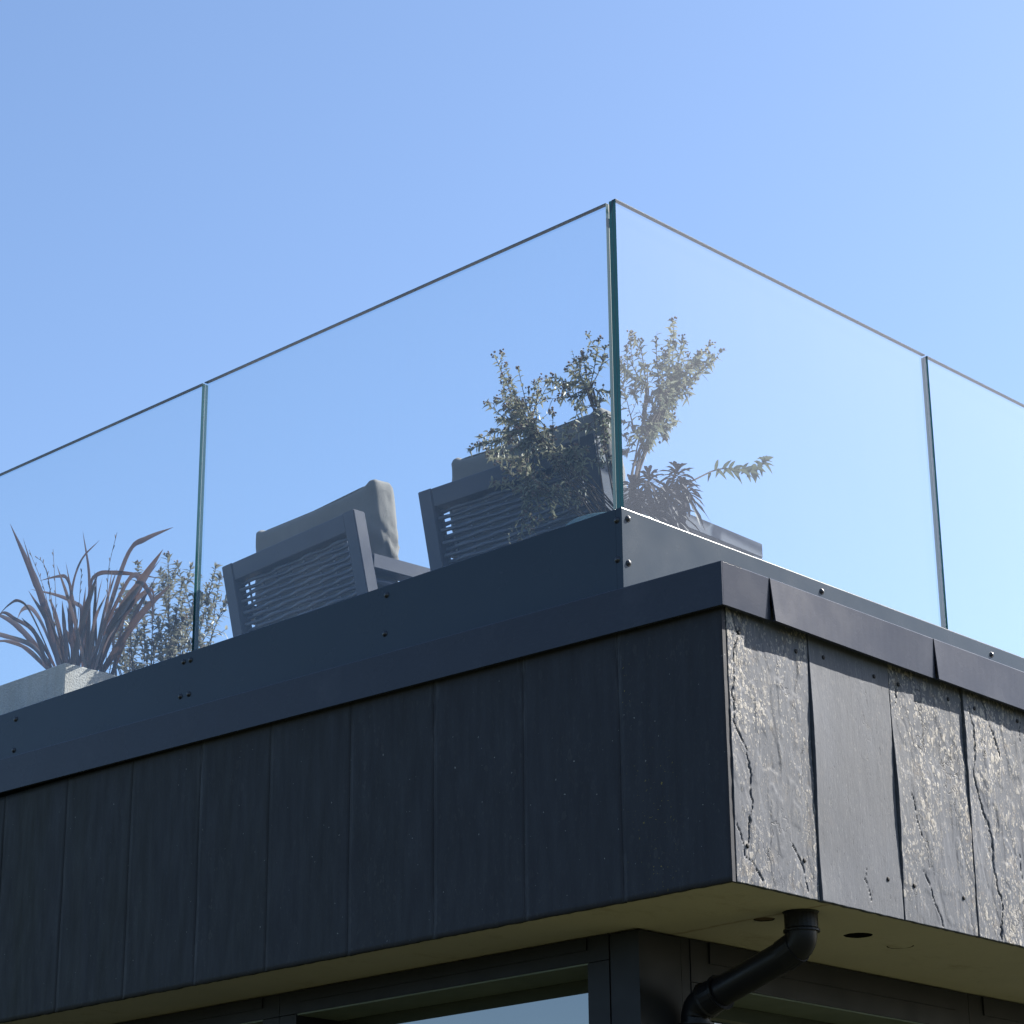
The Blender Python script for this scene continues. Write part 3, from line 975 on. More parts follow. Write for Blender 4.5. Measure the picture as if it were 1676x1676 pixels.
# cushions ----------------------------------------------------------------
def cushion(label, ch, seed, x0, w, h, th, z0, y0):
    bm = bmesh.new()
    bmesh.ops.create_cube(bm, size=2.0)
    bmesh.ops.subdivide_edges(bm, edges=bm.edges[:], cuts=27, use_grid_fill=True)
    R = 0.024
    for v in bm.verts:
        p = v.co.copy()
        q = Vector((p.x * w / 2, p.y * th / 2, p.z * h / 2))
        inner = Vector((max(-w / 2 + R, min(w / 2 - R, q.x)), max(-th / 2 + R, min(th / 2 - R, q.y)), max(-h / 2 + R, min(h / 2 - R, q.z))))
        d = q - inner
        if d.length > 1e-6:
            m = max(abs(d.x), abs(d.y), abs(d.z))
            d = d.normalized() * m
        q = inner + d
        ux, uz, uy = 2 * q.x / w, 2 * q.z / h, 2 * q.y / th
        q.y += 0.016 * (1 - ux ** 4) * (1 - uz ** 4) * (1 if uy > 0 else -0.35) * abs(uy)
        q.x += 0.018 * (1 if ux > 0 else -1) * abs(ux) ** 6 * (1 - uz ** 2) * (1 - uy * uy * 0.8)
        q.z += -0.012 * (1 - ux ** 2) * max(0, uz) ** 4
        # pulled corners
        cx = max(0, abs(ux) - 0.86) / 0.14 * max(0, uz - 0.8) / 0.2
        q.z += 0.017 * cx
        # wrinkles
        s = Vector((q.x * 7 + seed, q.y * 7, q.z * 9))
        q += Vector((noise.noise(s), noise.noise(s + Vector((9, 3, 1))), noise.noise(s + Vector((4, 8, 2))))) * 0.006
        rg = noise.noise((q.x * 5 + seed, q.z * 19 + q.y * 22, seed)) + 0.4 * noise.noise((q.y * 40, q.z * 42, seed))
        edge = abs(ux) ** 4 * (0.25 + 0.75 * max(0.0, min(1.0, 0.75 - 1.3 * uz)))
        q += Vector((0.5 * (1 if ux > 0 else -1), 0.4 * (1 if uy > 0 else -1), 0)) * (0.010 * edge * (1 - abs(rg) * 3.2))
        v.co = q
    root = tag(obj('back_cushion', bm, M_FABRIC, None, True), label, 'cushion', 'cushions leaning on the lounge chairs')
    root.data.materials.append(M_FABRIC)
    # piping round both faces
    for yy in (-1, 1):
        V, F = [], []
        a, c = w / 2 - 0.006, h / 2 - 0.006
        pts = []
        for i in range(65):
            tt = 2 * math.pi * i / 64
            cs, sn = math.cos(tt), math.sin(tt)
            e = 0.16
            px = a * abs(cs) ** e * (1 if cs > 0 else -1)
            pz = c * abs(sn) ** e * (1 if sn > 0 else -1)
            pts.append(Vector((px * 1.012, yy * (th / 2 - 0.014), pz * 1.012 - (0.010 * (1 - (px / a) ** 2) if pz > c * 0.9 else 0))))
        tube(V, F, pts, lambda t: 0.0036, 6, False)
        mesh_obj('piping', V, F, M_FABRIC, root, True)
    rz = ch.rotation_euler.z
    root.rotation_euler = (math.radians(4.0), 0, rz)
    mid = Vector((x0, y0, z0))
    R2 = Matrix.Rotation(rz, 4, 'Z')
    root.location = ch.location + R2 @ mid
    return root
cushion('grey back cushion on the left chair, its bare right end showing over the arm', c1, 3.0, -0.021, 0.550, 0.44, 0.092, 0.538, 0.158)
cushion('grey back cushion on the chair at the glass corner, half hidden by the shrub', c2, 8.0, -0.020, 0.520, 0.44, 0.092, 0.530, 0.158)

# ------------------------------------------------------------------ planters
def box_planter(label, x0, x1, y0, y1, z0, z1):
    t = thing('concrete_planter', label, 'planter', ((x0 + x1) / 2, (y0 + y1) / 2, z0))
    t_in = 0.035
    bm = bmesh.new()
    hx, hy, H = (x1 - x0) / 2, (y1 - y0) / 2, z1 - z0
    def ring(ax, ay, z):
        return [bm.verts.new((sx * ax, sy * ay, z)) for sx, sy in ((-1, -1), (1, -1), (1, 1), (-1, 1))]
    r = [ring(hx, hy, 0), ring(hx, hy, H), ring(hx - t_in, hy - t_in, H), ring(hx - t_in, hy - t_in, H - 0.10)]
    for a, b in zip(r, r[1:]):
        for i in range(4):
            bm.faces.new((a[i], a[(i + 1) % 4], b[(i + 1) % 4], b[i]))
    bm.faces.new(list(reversed(r[0])))
    bm.faces.new(r[3])
    bmesh.ops.bevel(bm, geom=bm.edges[:], offset=0.003, segments=1, affect='EDGES')
    obj('box', bm, M_CONC, t)
    bm = bmesh.new()
    add_box(bm, -hx + t_in + 0.001, hx - t_in - 0.001, -hy + t_in + 0.001, hy - t_in - 0.001, H - 0.097, H - 0.025)
    obj('soil', bm, M_SOIL, t)
    return t
box_planter('square grey concrete planter holding the long bronze leafed plant', -3.52, -2.640, 0.190, 0.56, DECK, 1.082)

def round_pot(name, label, c, r, z0, z1, mat, group=None):
    t = thing(name, label, 'pot', (c[0], c[1], z0), 0, group)
    H = z1 - z0
    V, F = [], []
    lathe(V, F, [(r * 0.70, 0), (r * 0.80, H * 0.3), (r * 0.92, H * 0.8), (r * 0.95, H - 0.03), (r, H - 0.028), (r * 1.01, H - 0.004), (r * 0.99, H), (r * 0.91, H), (r * 0.89, H - 0.05)], (0, 0, 0), 40)
    mesh_obj('pot', V, F, mat, t, True)
    V, F = [], []
    lathe(V, F, [(r * 0.885, H - 0.045), (r * 0.885, H - 0.02), (r * 0.4, H - 0.012)], (0, 0, 0), 32)
    mesh_obj('soil', V, F, M_SOIL, t)
    return t
round_pot('glazed_pot', 'teal glazed pot tucked in the glass corner under the shrub', (-0.497, 0.222), 0.118, DECK, 0.953, M_POT)
round_pot('plant_pot', 'round pot behind the concrete planter holding a leafy shrub', (-2.60, 0.69), 0.13, DECK, 0.90, M_CONC)

# ------------------------------------------------------------------ plants
def add_attr(me, name, vals):
    a = me.attributes.new(name, 'FLOAT', 'POINT')
    a.data.foreach_set('value', vals)

class Leaves:
    def __init__(self):
        self.V, self.F, self.A, self.R = [], [], [], []
    def leaf(self, p, d, up, L, Wd, droop, fold=0.25, n=3, shade=None, prof=None, rim=0.0):
        d = d.normalized()
        s = d.cross(up)
        if s.length < 1e-3:
            s = d.cross(Vector((1, 0.3, 0)))
        s.normalize()
        nrm = s.cross(d)
        b = len(self.V)
        shade = random.random() if shade is None else shade
        for i in range(n + 1):
            t = i / n
            c = p + d * (L * t) + Vector((0, 0, -1)) * (droop * L * t * t)
            w = (prof(t) if prof else (math.sin(math.pi * (0.12 + 0.88 * t) ** 0.75) + 0.06)) * Wd * 0.5
            if i == n:
                w = Wd * 0.04
            self.V += [c - s * w + nrm * (w * fold), c, c + s * w + nrm * (w * fold)]
            self.A += [shade] * 3
            self.R += [rim, 0.0, rim]
            if i:
                k = b + 3 * i
                self.F += [(k - 3, k - 2, k + 1, k), (k - 2, k - 1, k + 2, k + 1)]
    def blob(self, p, r, shade):
        """a small ragged flower head"""
        b = len(self.V)
        dirs = [(0, 0, 1.2), (1, 0, .2), (.3, .95, .2), (-.8, .6, .1), (-.8, -.6, .25), (.3, -.95, .1), (0, 0, -.9)]
        for q in dirs:
            k = random.uniform(0.7, 1.3)
            self.V.append(p + Vector(q) * (r * k))
            self.A.append(shade)
            self.R.append(0.0)
        for i in range(5):
            j = 1 + i
            k = 1 + (i + 1) % 5
            self.F += [(b, b + j, b + k), (b + 6, b + k, b + j)]
    def build(self, name, mat, parent, stuff=True):
        o = mesh_obj(name, self.V, self.F, mat, parent)
        add_attr(o.data, 'shade', self.A)
        add_attr(o.data, 'rim', self.R)
        if stuff:
            o['kind'] = 'stuff'
        return o

def shrub(name, label, cat, stems, leaf_mat, L0, W0, start, dens, group=None, buds=True, tip_tuft=5, twig=1.0, ylim=None, xlim=None, thick=0.0022):
    base = Vector(min((q[0] for q in stems), key=lambda p: p[2]))
    t = thing(name, label, cat, base, 0, group)
    V, F = [], []
    lv, fl = Leaves(), Leaves()
    def ok(p):
        return not ((ylim and p.y < ylim) or (xlim and p.x > xlim))
    for st in stems:
        pts = [p - base for p in catmull(st, 26)]
        tube(V, F, pts, lambda u: thick * (1 - 0.72 * u), 5)
        n = len(pts)
        length = sum((pts[i + 1] - pts[i]).length for i in range(n - 1))
        paths = [(pts, start, True)]
        # side twigs
        for k in range(int(random.uniform(2, 4.6) * twig)):
            i = int(random.uniform(0.52, 0.93) * (n - 1))
            d = (pts[i + 1] - pts[i - 1]).normalized()
            side = Vector((random.gauss(0, 1), random.gauss(0, 0.5), random.gauss(0.25, 0.7))).normalized()
            e = pts[i] + (d * 0.7 + side * 0.75) * random.uniform(0.025, 0.060)
            if not ok(e + base):
                continue
            tw = catmull([pts[i], pts[i].lerp(e, 0.55) + Vector((0, 0, -0.004)), e], 9)
            tube(V, F, tw, lambda u: thick * 0.42 * (1 - 0.6 * u), 4)
            paths.append((tw, 0.15, random.random() < 0.6))
        for (pp, s0, tipped) in paths:
            m = len(pp)
            seg = [(pp[i + 1] - pp[i]).length for i in range(m - 1)]
            tot = sum(seg)
            count = int(tot * (1 - s0) * dens)
            ang = random.random() * 6.28
            for k in range(count):
                u = s0 + (1 - s0) * ((k + random.random() * 0.7) / max(1, count)) ** 0.8
                fi = min(u, 0.999) * (m - 1)
                i = int(fi)
                p = pp[i].lerp(pp[i + 1], fi - i)
                d = (pp[i + 1] - pp[i]).normalized()
                ang += 2.4 + random.uniform(-0.3, 0.3)
                a = d.cross(Vector((0.2, 0.9, 0.35))).normalized()
                b = d.cross(a)
                out = a * math.cos(ang) + b * math.sin(ang)
                L = L0 * random.uniform(0.65, 1.25) * (1.0 - 0.35 * u)
                dd = out * 0.85 + d * random.uniform(0.15, 0.75)
                if not ok(p + base + dd.normalized() * L):
                    continue
                lv.leaf(p, dd, d + Vector((0, 0, 0.4)), L, W0 * random.uniform(0.75, 1.2), random.uniform(0.1, 0.55), 0.3, 3)
            if tipped:
                e = pp[-1]
                d = (pp[-1] - pp[-2]).normalized()
                for k in range(tip_tuft):
                    o = Vector((random.gauss(0, 1), random.gauss(0, 1), random.gauss(0, 1))).normalized()
                    dd = d * 0.8 + o * 0.7
                    if ok(e + base + dd.normalized() * L0):
                        lv.leaf(e - d * random.uniform(0, 0.012), dd, Vector((0, 0, 1)), L0 * random.uniform(0.35, 0.7), W0 * 0.8, 0.1, 0.3, 2)
                if buds:
                    for k in range(random.randint(4, 8)):
                        o = Vector((random.gauss(0, 1), random.gauss(0, 1), random.gauss(0.3, 1))) * 0.0042
                        fl.blob(e + o + d * 0.003, random.uniform(0.0022, 0.0040), random.random())
    mesh_obj('stems', V, F, M_STEM, t)
    lv.build('leaves', leaf_mat, t)
    if buds:
        fl.build('flower_heads', M_BUD, t)
    return t

SHRUB_NEAR = [
[(-0.680,0.191,1.208),(-0.722,0.187,1.258),(-0.789,0.183,1.383),(-0.843,0.180,1.500)],
[(-0.470,0.193,0.930),(-0.609,0.194,1.105),(-0.747,0.195,1.277),(-0.781,0.188,1.374),(-0.809,0.182,1.465)],
[(-0.688,0.166,1.233),(-0.697,0.164,1.247),(-0.716,0.155,1.337),(-0.731,0.147,1.421)],
[(-0.679,0.162,1.213),(-0.711,0.160,1.246),(-0.798,0.168,1.312),(-0.870,0.175,1.378)],
[(-0.419,0.178,0.930),(-0.576,0.187,1.094),(-0.734,0.197,1.264),(-0.779,0.169,1.267),(-0.815,0.146,1.275)],
[(-0.683,0.166,1.236),(-0.706,0.165,1.265),(-0.813,0.153,1.251),(-0.901,0.143,1.251)],
[(-0.488,0.205,0.930),(-0.614,0.195,1.103),(-0.739,0.185,1.262),(-0.811,0.171,1.259),(-0.870,0.159,1.264)],
[(-0.486,0.171,0.930),(-0.598,0.169,1.108),(-0.710,0.168,1.267),(-0.788,0.182,1.266),(-0.852,0.193,1.273)],
[(-0.462,0.191,0.930),(-0.594,0.194,1.108),(-0.727,0.196,1.274),(-0.713,0.193,1.335),(-0.701,0.190,1.392)],
[(-0.508,0.187,1.262),(-0.523,0.190,1.317),(-0.569,0.190,1.355),(-0.607,0.190,1.392)],
[(-0.465,0.171,0.930),(-0.501,0.183,1.116),(-0.537,0.196,1.318),(-0.581,0.175,1.341),(-0.617,0.157,1.365)],
[(-0.411,0.192,0.930),(-0.480,0.196,1.127),(-0.549,0.200,1.328),(-0.614,0.192,1.352),(-0.667,0.185,1.379)],
[(-0.702,0.194,1.226),(-0.734,0.191,1.273),(-0.710,0.184,1.313),(-0.690,0.178,1.351)],
[(-0.427,0.166,0.930),(-0.472,0.177,1.115),(-0.518,0.187,1.303),(-0.538,0.161,1.292),(-0.554,0.140,1.287)],
[(-0.501,0.171,1.245),(-0.511,0.165,1.287),(-0.508,0.183,1.367),(-0.505,0.198,1.441)],
[(-0.507,0.170,1.273),(-0.512,0.165,1.304),(-0.524,0.167,1.359),(-0.534,0.168,1.409)],
[(-0.496,0.157,1.248),(-0.506,0.154,1.287),(-0.529,0.156,1.339),(-0.547,0.157,1.388)],
[(-0.530,0.188,1.284),(-0.534,0.188,1.307),(-0.502,0.185,1.342),(-0.476,0.183,1.376)],
[(-0.513,0.181,1.268),(-0.523,0.182,1.316),(-0.559,0.195,1.301),(-0.589,0.206,1.293)],
[(-0.522,0.193,1.258),(-0.536,0.190,1.310),(-0.517,0.186,1.288),(-0.502,0.182,1.272)],
[(-0.676,0.197,1.089),(-0.697,0.199,1.103),(-0.782,0.191,1.127),(-0.851,0.185,1.155)],
[(-0.663,0.187,1.088),(-0.690,0.186,1.105),(-0.762,0.185,1.126),(-0.820,0.185,1.150)],
[(-0.477,0.186,0.930),(-0.582,0.184,1.021),(-0.686,0.182,1.105),(-0.725,0.188,1.101),(-0.757,0.192,1.102)],
[(-0.723,0.181,1.252),(-0.736,0.182,1.269),(-0.731,0.184,1.112),(-0.727,0.185,0.999)],
[(-0.691,0.153,1.243),(-0.697,0.152,1.251),(-0.715,0.148,1.086),(-0.729,0.145,0.966)],
[(-0.699,0.165,1.251),(-0.710,0.164,1.264),(-0.692,0.163,1.113),(-0.677,0.162,1.004)],
[(-0.689,0.168,1.226),(-0.709,0.167,1.248),(-0.751,0.171,1.274),(-0.786,0.174,1.301)],
[(-0.713,0.180,1.247),(-0.721,0.180,1.255),(-0.723,0.159,1.227),(-0.724,0.141,1.208)],
[(-0.703,0.180,1.252),(-0.718,0.178,1.270),(-0.691,0.157,1.260),(-0.669,0.139,1.256)],
[(-0.646,0.199,1.160),(-0.668,0.199,1.183),(-0.642,0.174,1.223),(-0.621,0.153,1.262)],
[(-0.555,0.168,1.134),(-0.563,0.166,1.153),(-0.578,0.164,1.190),(-0.591,0.163,1.224)],
[(-0.478,0.188,1.224),(-0.480,0.189,1.240),(-0.503,0.169,1.217),(-0.522,0.153,1.201)],
[(-0.486,0.162,1.251),(-0.492,0.158,1.293),(-0.474,0.154,1.283),(-0.459,0.151,1.277)],
[(-0.489,0.187,1.212),(-0.491,0.188,1.233),(-0.464,0.161,1.197),(-0.441,0.139,1.173)],
[(-0.694,0.181,1.100),(-0.701,0.180,1.104),(-0.751,0.185,1.149),(-0.792,0.190,1.192)],
[(-0.662,0.172,1.078),(-0.680,0.171,1.088),(-0.709,0.183,1.125),(-0.732,0.192,1.160)],
[(-0.625,0.163,1.151),(-0.634,0.160,1.165),(-0.657,0.181,1.179),(-0.675,0.198,1.194)],
[(-0.446,0.190,0.930),(-0.528,0.193,1.049),(-0.610,0.196,1.175),(-0.609,0.194,1.156),(-0.609,0.192,1.142)],
[(-0.424,0.208,0.930),(-0.516,0.199,1.057),(-0.607,0.191,1.178),(-0.573,0.183,1.134),(-0.546,0.177,1.103)],
[(-0.577,0.201,1.131),(-0.592,0.199,1.167),(-0.539,0.193,1.131),(-0.496,0.188,1.108)],
[(-0.478,0.197,0.930),(-0.576,0.177,1.002),(-0.674,0.157,1.078),(-0.664,0.174,1.083),(-0.656,0.187,1.089)],
[(-0.648,0.154,1.066),(-0.674,0.152,1.087),(-0.633,0.167,1.067),(-0.600,0.180,1.056)],
[(-0.451,0.216,0.930),(-0.585,0.194,1.092),(-0.719,0.172,1.259),(-0.712,0.155,1.124),(-0.706,0.141,1.027)],
[(-0.417,0.193,0.930),(-0.558,0.176,1.093),(-0.698,0.158,1.251),(-0.675,0.173,1.115),(-0.656,0.186,1.017)],
[(-0.659,0.164,1.077),(-0.668,0.163,1.085),(-0.606,0.169,1.049),(-0.555,0.174,1.027)],
[(-0.483,0.167,0.930),(-0.593,0.175,1.016),(-0.703,0.183,1.098),(-0.606,0.185,1.068),(-0.527,0.187,1.054)],
[(-0.488,0.204,0.930),(-0.605,0.189,1.085),(-0.722,0.174,1.257),(-0.704,0.188,1.251),(-0.690,0.200,1.248)],
[(-0.412,0.200,0.930),(-0.573,0.192,1.109),(-0.733,0.184,1.276),(-0.767,0.196,1.325),(-0.795,0.206,1.372)],
[(-0.441,0.181,0.930),(-0.579,0.174,1.094),(-0.718,0.168,1.263),(-0.773,0.175,1.331),(-0.818,0.180,1.396)],
[(-0.682,0.183,1.226),(-0.717,0.182,1.265),(-0.730,0.190,1.311),(-0.741,0.196,1.353)],
[(-0.511,0.156,1.291),(-0.512,0.155,1.300),(-0.568,0.159,1.299),(-0.614,0.162,1.303)],
[(-0.453,0.166,0.930),(-0.525,0.180,1.044),(-0.597,0.194,1.172),(-0.558,0.180,1.158),(-0.526,0.168,1.151)],
[(-0.470,0.177,0.930),(-0.570,0.173,1.006),(-0.671,0.169,1.095),(-0.677,0.164,1.091),(-0.682,0.160,1.089)],
[(-0.676,0.178,1.076),(-0.696,0.174,1.089),(-0.739,0.160,1.125),(-0.774,0.149,1.160)],
[(-0.436,0.204,0.930),(-0.529,0.180,1.044),(-0.621,0.156,1.171),(-0.770,0.183,1.202),(-0.892,0.206,1.242)],
[(-0.698,0.163,1.239),(-0.716,0.162,1.259),(-0.709,0.146,1.252),(-0.704,0.132,1.248)],
[(-0.693,0.190,1.226),(-0.737,0.186,1.276),(-0.795,0.188,1.303),(-0.842,0.189,1.331)],
[(-0.676,0.156,1.228),(-0.690,0.153,1.249),(-0.719,0.141,1.318),(-0.743,0.131,1.383)]]
SHRUB_FAR = [
[(-0.458,0.230,0.930),(-0.450,0.275,1.107),(-0.467,0.421,1.354),(-0.481,0.450,1.474),(-0.492,0.474,1.581)],
[(-0.466,0.319,1.314),(-0.468,0.328,1.344),(-0.468,0.319,1.407),(-0.468,0.311,1.462)],
[(-0.453,0.328,1.276),(-0.454,0.359,1.347),(-0.457,0.359,1.415),(-0.459,0.359,1.475)],
[(-0.457,0.297,1.256),(-0.461,0.316,1.336),(-0.445,0.264,1.356),(-0.431,0.222,1.377)],
[(-0.455,0.232,0.930),(-0.450,0.249,1.100),(-0.458,0.320,1.330),(-0.441,0.251,1.335),(-0.427,0.194,1.344)],
[(-0.441,0.337,1.271),(-0.437,0.374,1.338),(-0.438,0.413,1.419),(-0.438,0.445,1.492)],
[(-0.449,0.235,0.930),(-0.450,0.248,1.100),(-0.468,0.418,1.362),(-0.475,0.493,1.440),(-0.480,0.554,1.511)],
[(-0.455,0.376,1.291),(-0.457,0.406,1.345),(-0.462,0.503,1.448),(-0.466,0.583,1.541)],
[(-0.445,0.381,1.311),(-0.444,0.394,1.334),(-0.439,0.483,1.413),(-0.435,0.556,1.485)],
[(-0.462,0.319,1.222),(-0.463,0.323,1.230),(-0.481,0.397,1.285),(-0.495,0.457,1.336)],
[(-0.462,0.316,1.204),(-0.465,0.326,1.228),(-0.482,0.401,1.262),(-0.496,0.463,1.296)],
[(-0.456,0.241,0.930),(-0.450,0.267,1.105),(-0.470,0.418,1.347),(-0.472,0.408,1.280),(-0.474,0.399,1.229)],
[(-0.452,0.368,1.285),(-0.452,0.403,1.338),(-0.447,0.439,1.351),(-0.443,0.468,1.364)],
[(-0.441,0.333,1.282),(-0.439,0.349,1.331),(-0.453,0.373,1.391),(-0.465,0.392,1.444)],
[(-0.425,0.236,0.930),(-0.450,0.259,1.102),(-0.431,0.361,1.323),(-0.467,0.413,1.425),(-0.496,0.455,1.516)],
[(-0.450,0.234,0.930),(-0.450,0.268,1.105),(-0.462,0.409,1.351),(-0.471,0.440,1.401),(-0.478,0.466,1.446)],
[(-0.437,0.375,1.315),(-0.436,0.383,1.330),(-0.428,0.417,1.378),(-0.421,0.445,1.422)],
[(-0.460,0.350,1.248),(-0.466,0.416,1.344),(-0.477,0.503,1.416),(-0.486,0.575,1.483)],
[(-0.440,0.290,1.291),(-0.438,0.296,1.332),(-0.445,0.306,1.363),(-0.450,0.314,1.390)],
[(-0.455,0.297,1.239),(-0.458,0.318,1.336),(-0.480,0.321,1.356),(-0.498,0.323,1.374)],
[(-0.444,0.245,1.196),(-0.443,0.243,1.214),(-0.444,0.233,1.248),(-0.445,0.224,1.279)],
[(-0.464,0.267,1.212),(-0.467,0.267,1.232),(-0.482,0.267,1.237),(-0.494,0.267,1.242)],
[(-0.461,0.369,1.265),(-0.467,0.418,1.349),(-0.454,0.314,1.244),(-0.443,0.229,1.168)],
[(-0.461,0.321,1.220),(-0.462,0.325,1.226),(-0.456,0.311,1.258),(-0.451,0.300,1.287)],
[(-0.435,0.235,0.930),(-0.450,0.274,1.107),(-0.463,0.329,1.227),(-0.466,0.336,1.243),(-0.469,0.342,1.257)],
[(-0.451,0.232,0.930),(-0.450,0.273,1.106),(-0.448,0.394,1.342),(-0.446,0.330,1.250),(-0.445,0.277,1.182)],
[(-0.440,0.330,1.241),(-0.434,0.367,1.325),(-0.443,0.415,1.360),(-0.450,0.454,1.392)],
[(-0.424,0.232,0.930),(-0.450,0.260,1.103),(-0.441,0.341,1.331),(-0.435,0.337,1.327),(-0.430,0.334,1.324)],
[(-0.437,0.244,0.930),(-0.450,0.245,1.099),(-0.431,0.365,1.335),(-0.443,0.389,1.362),(-0.452,0.409,1.387)],
[(-0.448,0.291,1.230),(-0.446,0.310,1.326),(-0.467,0.302,1.327),(-0.485,0.295,1.329)],
[(-0.437,0.366,1.303),(-0.436,0.378,1.323),(-0.457,0.306,1.223),(-0.475,0.247,1.150)],
[(-0.459,0.299,1.188),(-0.464,0.321,1.239),(-0.476,0.355,1.248),(-0.485,0.383,1.257)],
[(-0.421,0.224,0.930),(-0.450,0.264,1.104),(-0.441,0.390,1.327),(-0.438,0.334,1.231),(-0.436,0.288,1.159)]]
SHOOT = [(-0.430,0.250,0.930),(-0.420,0.320,1.042),(-0.420,0.434,1.112),(-0.420,0.536,1.171),(-0.420,0.622,1.195),(-0.420,0.677,1.207),(-0.420,0.732,1.253)]
ROSETTES = [(-0.420,0.377,1.130),(-0.430,0.283,1.092),(-0.410,0.321,1.058),(-0.450,0.244,1.061),(-0.410,0.396,1.094),(-0.420,0.237,1.014),(-0.400,0.341,1.021),(-0.410,0.278,0.999)]
SHRUB_PLANTER = [
[(-2.649,0.607,0.660),(-2.644,0.596,0.856),(-2.632,0.568,1.180),(-2.606,0.536,1.377),(-2.589,0.514,1.483)],
[(-2.630,0.624,0.660),(-2.663,0.590,0.857),(-2.740,0.509,1.182),(-2.742,0.515,1.388),(-2.743,0.518,1.500)],
[(-2.602,0.620,0.660),(-2.588,0.628,0.844),(-2.556,0.649,1.141),(-2.600,0.609,1.363),(-2.629,0.582,1.486)],
[(-2.598,0.600,0.660),(-2.635,0.612,0.853),(-2.722,0.641,1.171),(-2.689,0.657,1.387),(-2.666,0.667,1.506)],
[(-2.578,0.608,0.660),(-2.585,0.619,0.853),(-2.600,0.643,1.171),(-2.560,0.654,1.368),(-2.534,0.662,1.474)],
[(-2.612,0.600,0.660),(-2.609,0.627,0.843),(-2.600,0.690,1.138),(-2.557,0.680,1.333),(-2.528,0.674,1.439)],
[(-2.628,0.594,0.660),(-2.560,0.562,0.804),(-2.401,0.489,1.006),(-2.340,0.502,1.174),(-2.299,0.511,1.260)],
[(-2.622,0.668,0.660),(-2.610,0.636,0.824),(-2.581,0.559,1.073),(-2.561,0.536,1.225),(-2.547,0.521,1.301)],
[(-2.634,0.651,0.660),(-2.624,0.635,0.788),(-2.598,0.598,0.954),(-2.495,0.551,1.100),(-2.426,0.520,1.172)],
[(-2.645,0.616,0.660),(-2.655,0.595,0.826),(-2.680,0.545,1.082),(-2.659,0.520,1.285),(-2.645,0.504,1.396)],
[(-2.573,0.614,0.660),(-2.574,0.586,0.832),(-2.578,0.521,1.100),(-2.562,0.537,1.298),(-2.551,0.548,1.404)],
[(-2.601,0.621,0.660),(-2.635,0.634,0.849),(-2.713,0.666,1.155),(-2.665,0.692,1.342),(-2.633,0.710,1.442)],
[(-2.611,0.660,0.660),(-2.631,0.653,0.844),(-2.680,0.635,1.142),(-2.711,0.612,1.366),(-2.732,0.596,1.490)],
[(-2.593,0.611,0.660),(-2.594,0.602,0.832),(-2.597,0.581,1.099),(-2.643,0.536,1.260),(-2.674,0.505,1.343)],
[(-2.570,0.646,0.660),(-2.614,0.621,0.844),(-2.716,0.563,1.140),(-2.811,0.575,1.322),(-2.874,0.583,1.419)],
[(-2.573,0.669,0.660),(-2.655,0.652,0.826),(-2.848,0.610,1.082),(-2.879,0.600,1.273),(-2.899,0.593,1.376)],
[(-2.641,0.637,0.660),(-2.705,0.618,0.816),(-2.852,0.575,1.046),(-2.847,0.592,1.216),(-2.844,0.603,1.304)],
[(-2.632,0.660,0.660),(-2.615,0.621,0.802),(-2.576,0.530,1.000),(-2.604,0.522,1.179),(-2.623,0.516,1.274)],
[(-2.574,0.630,0.660),(-2.624,0.631,0.828),(-2.741,0.632,1.086),(-2.724,0.662,1.243),(-2.713,0.682,1.323)],
[(-2.667,0.588,0.660),(-2.701,0.603,0.816),(-2.782,0.637,1.046),(-2.794,0.678,1.200),(-2.802,0.706,1.277)],
[(-2.592,0.585,0.660),(-2.630,0.602,0.806),(-2.717,0.640,1.013),(-2.746,0.605,1.159),(-2.765,0.582,1.231)],
[(-2.659,0.634,0.660),(-2.689,0.607,0.799),(-2.761,0.544,0.991),(-2.760,0.530,1.141),(-2.760,0.520,1.217)],
[(-2.573,0.594,0.660),(-2.653,0.592,0.824),(-2.837,0.588,1.074),(-2.919,0.612,1.248),(-2.974,0.628,1.339)],
[(-2.657,0.618,0.660),(-2.645,0.609,0.836),(-2.619,0.587,1.114),(-2.625,0.631,1.288),(-2.629,0.661,1.379)],
[(-2.620,0.631,0.660),(-2.579,0.607,0.815),(-2.485,0.552,1.043),(-2.474,0.576,1.209),(-2.466,0.592,1.295)],
[(-2.631,0.605,0.660),(-2.616,0.578,0.800),(-2.579,0.518,0.992),(-2.474,0.512,1.145),(-2.403,0.508,1.222)],
[(-2.578,0.607,0.660),(-2.617,0.622,0.849),(-2.709,0.657,1.155),(-2.742,0.649,1.334),(-2.764,0.644,1.428)],
[(-2.571,0.600,0.660),(-2.625,0.637,0.825),(-2.749,0.723,1.076),(-2.741,0.714,1.276),(-2.735,0.709,1.385)],
[(-2.596,0.623,0.660),(-2.635,0.634,0.806),(-2.726,0.658,1.014),(-2.736,0.623,1.183),(-2.743,0.599,1.270)],
[(-2.587,0.584,0.660),(-2.649,0.591,0.830),(-2.792,0.607,1.095),(-2.822,0.616,1.274),(-2.841,0.621,1.369)],
[(-2.625,0.576,0.660),(-2.701,0.564,0.825),(-2.879,0.538,1.078),(-2.883,0.543,1.275),(-2.885,0.546,1.382)],
[(-2.644,0.598,0.660),(-2.648,0.629,0.804),(-2.658,0.702,1.005),(-2.693,0.708,1.172),(-2.717,0.713,1.259)],
[(-2.607,0.609,0.660),(-2.690,0.614,0.858),(-2.884,0.626,1.185),(-2.980,0.660,1.411),(-3.044,0.682,1.536)],
[(-2.626,0.660,0.660),(-2.678,0.653,0.850),(-2.799,0.638,1.160),(-2.791,0.671,1.389),(-2.785,0.693,1.517)],
[(-2.614,0.571,0.660),(-2.643,0.601,0.847),(-2.711,0.670,1.149),(-2.657,0.666,1.350),(-2.621,0.663,1.459)]]
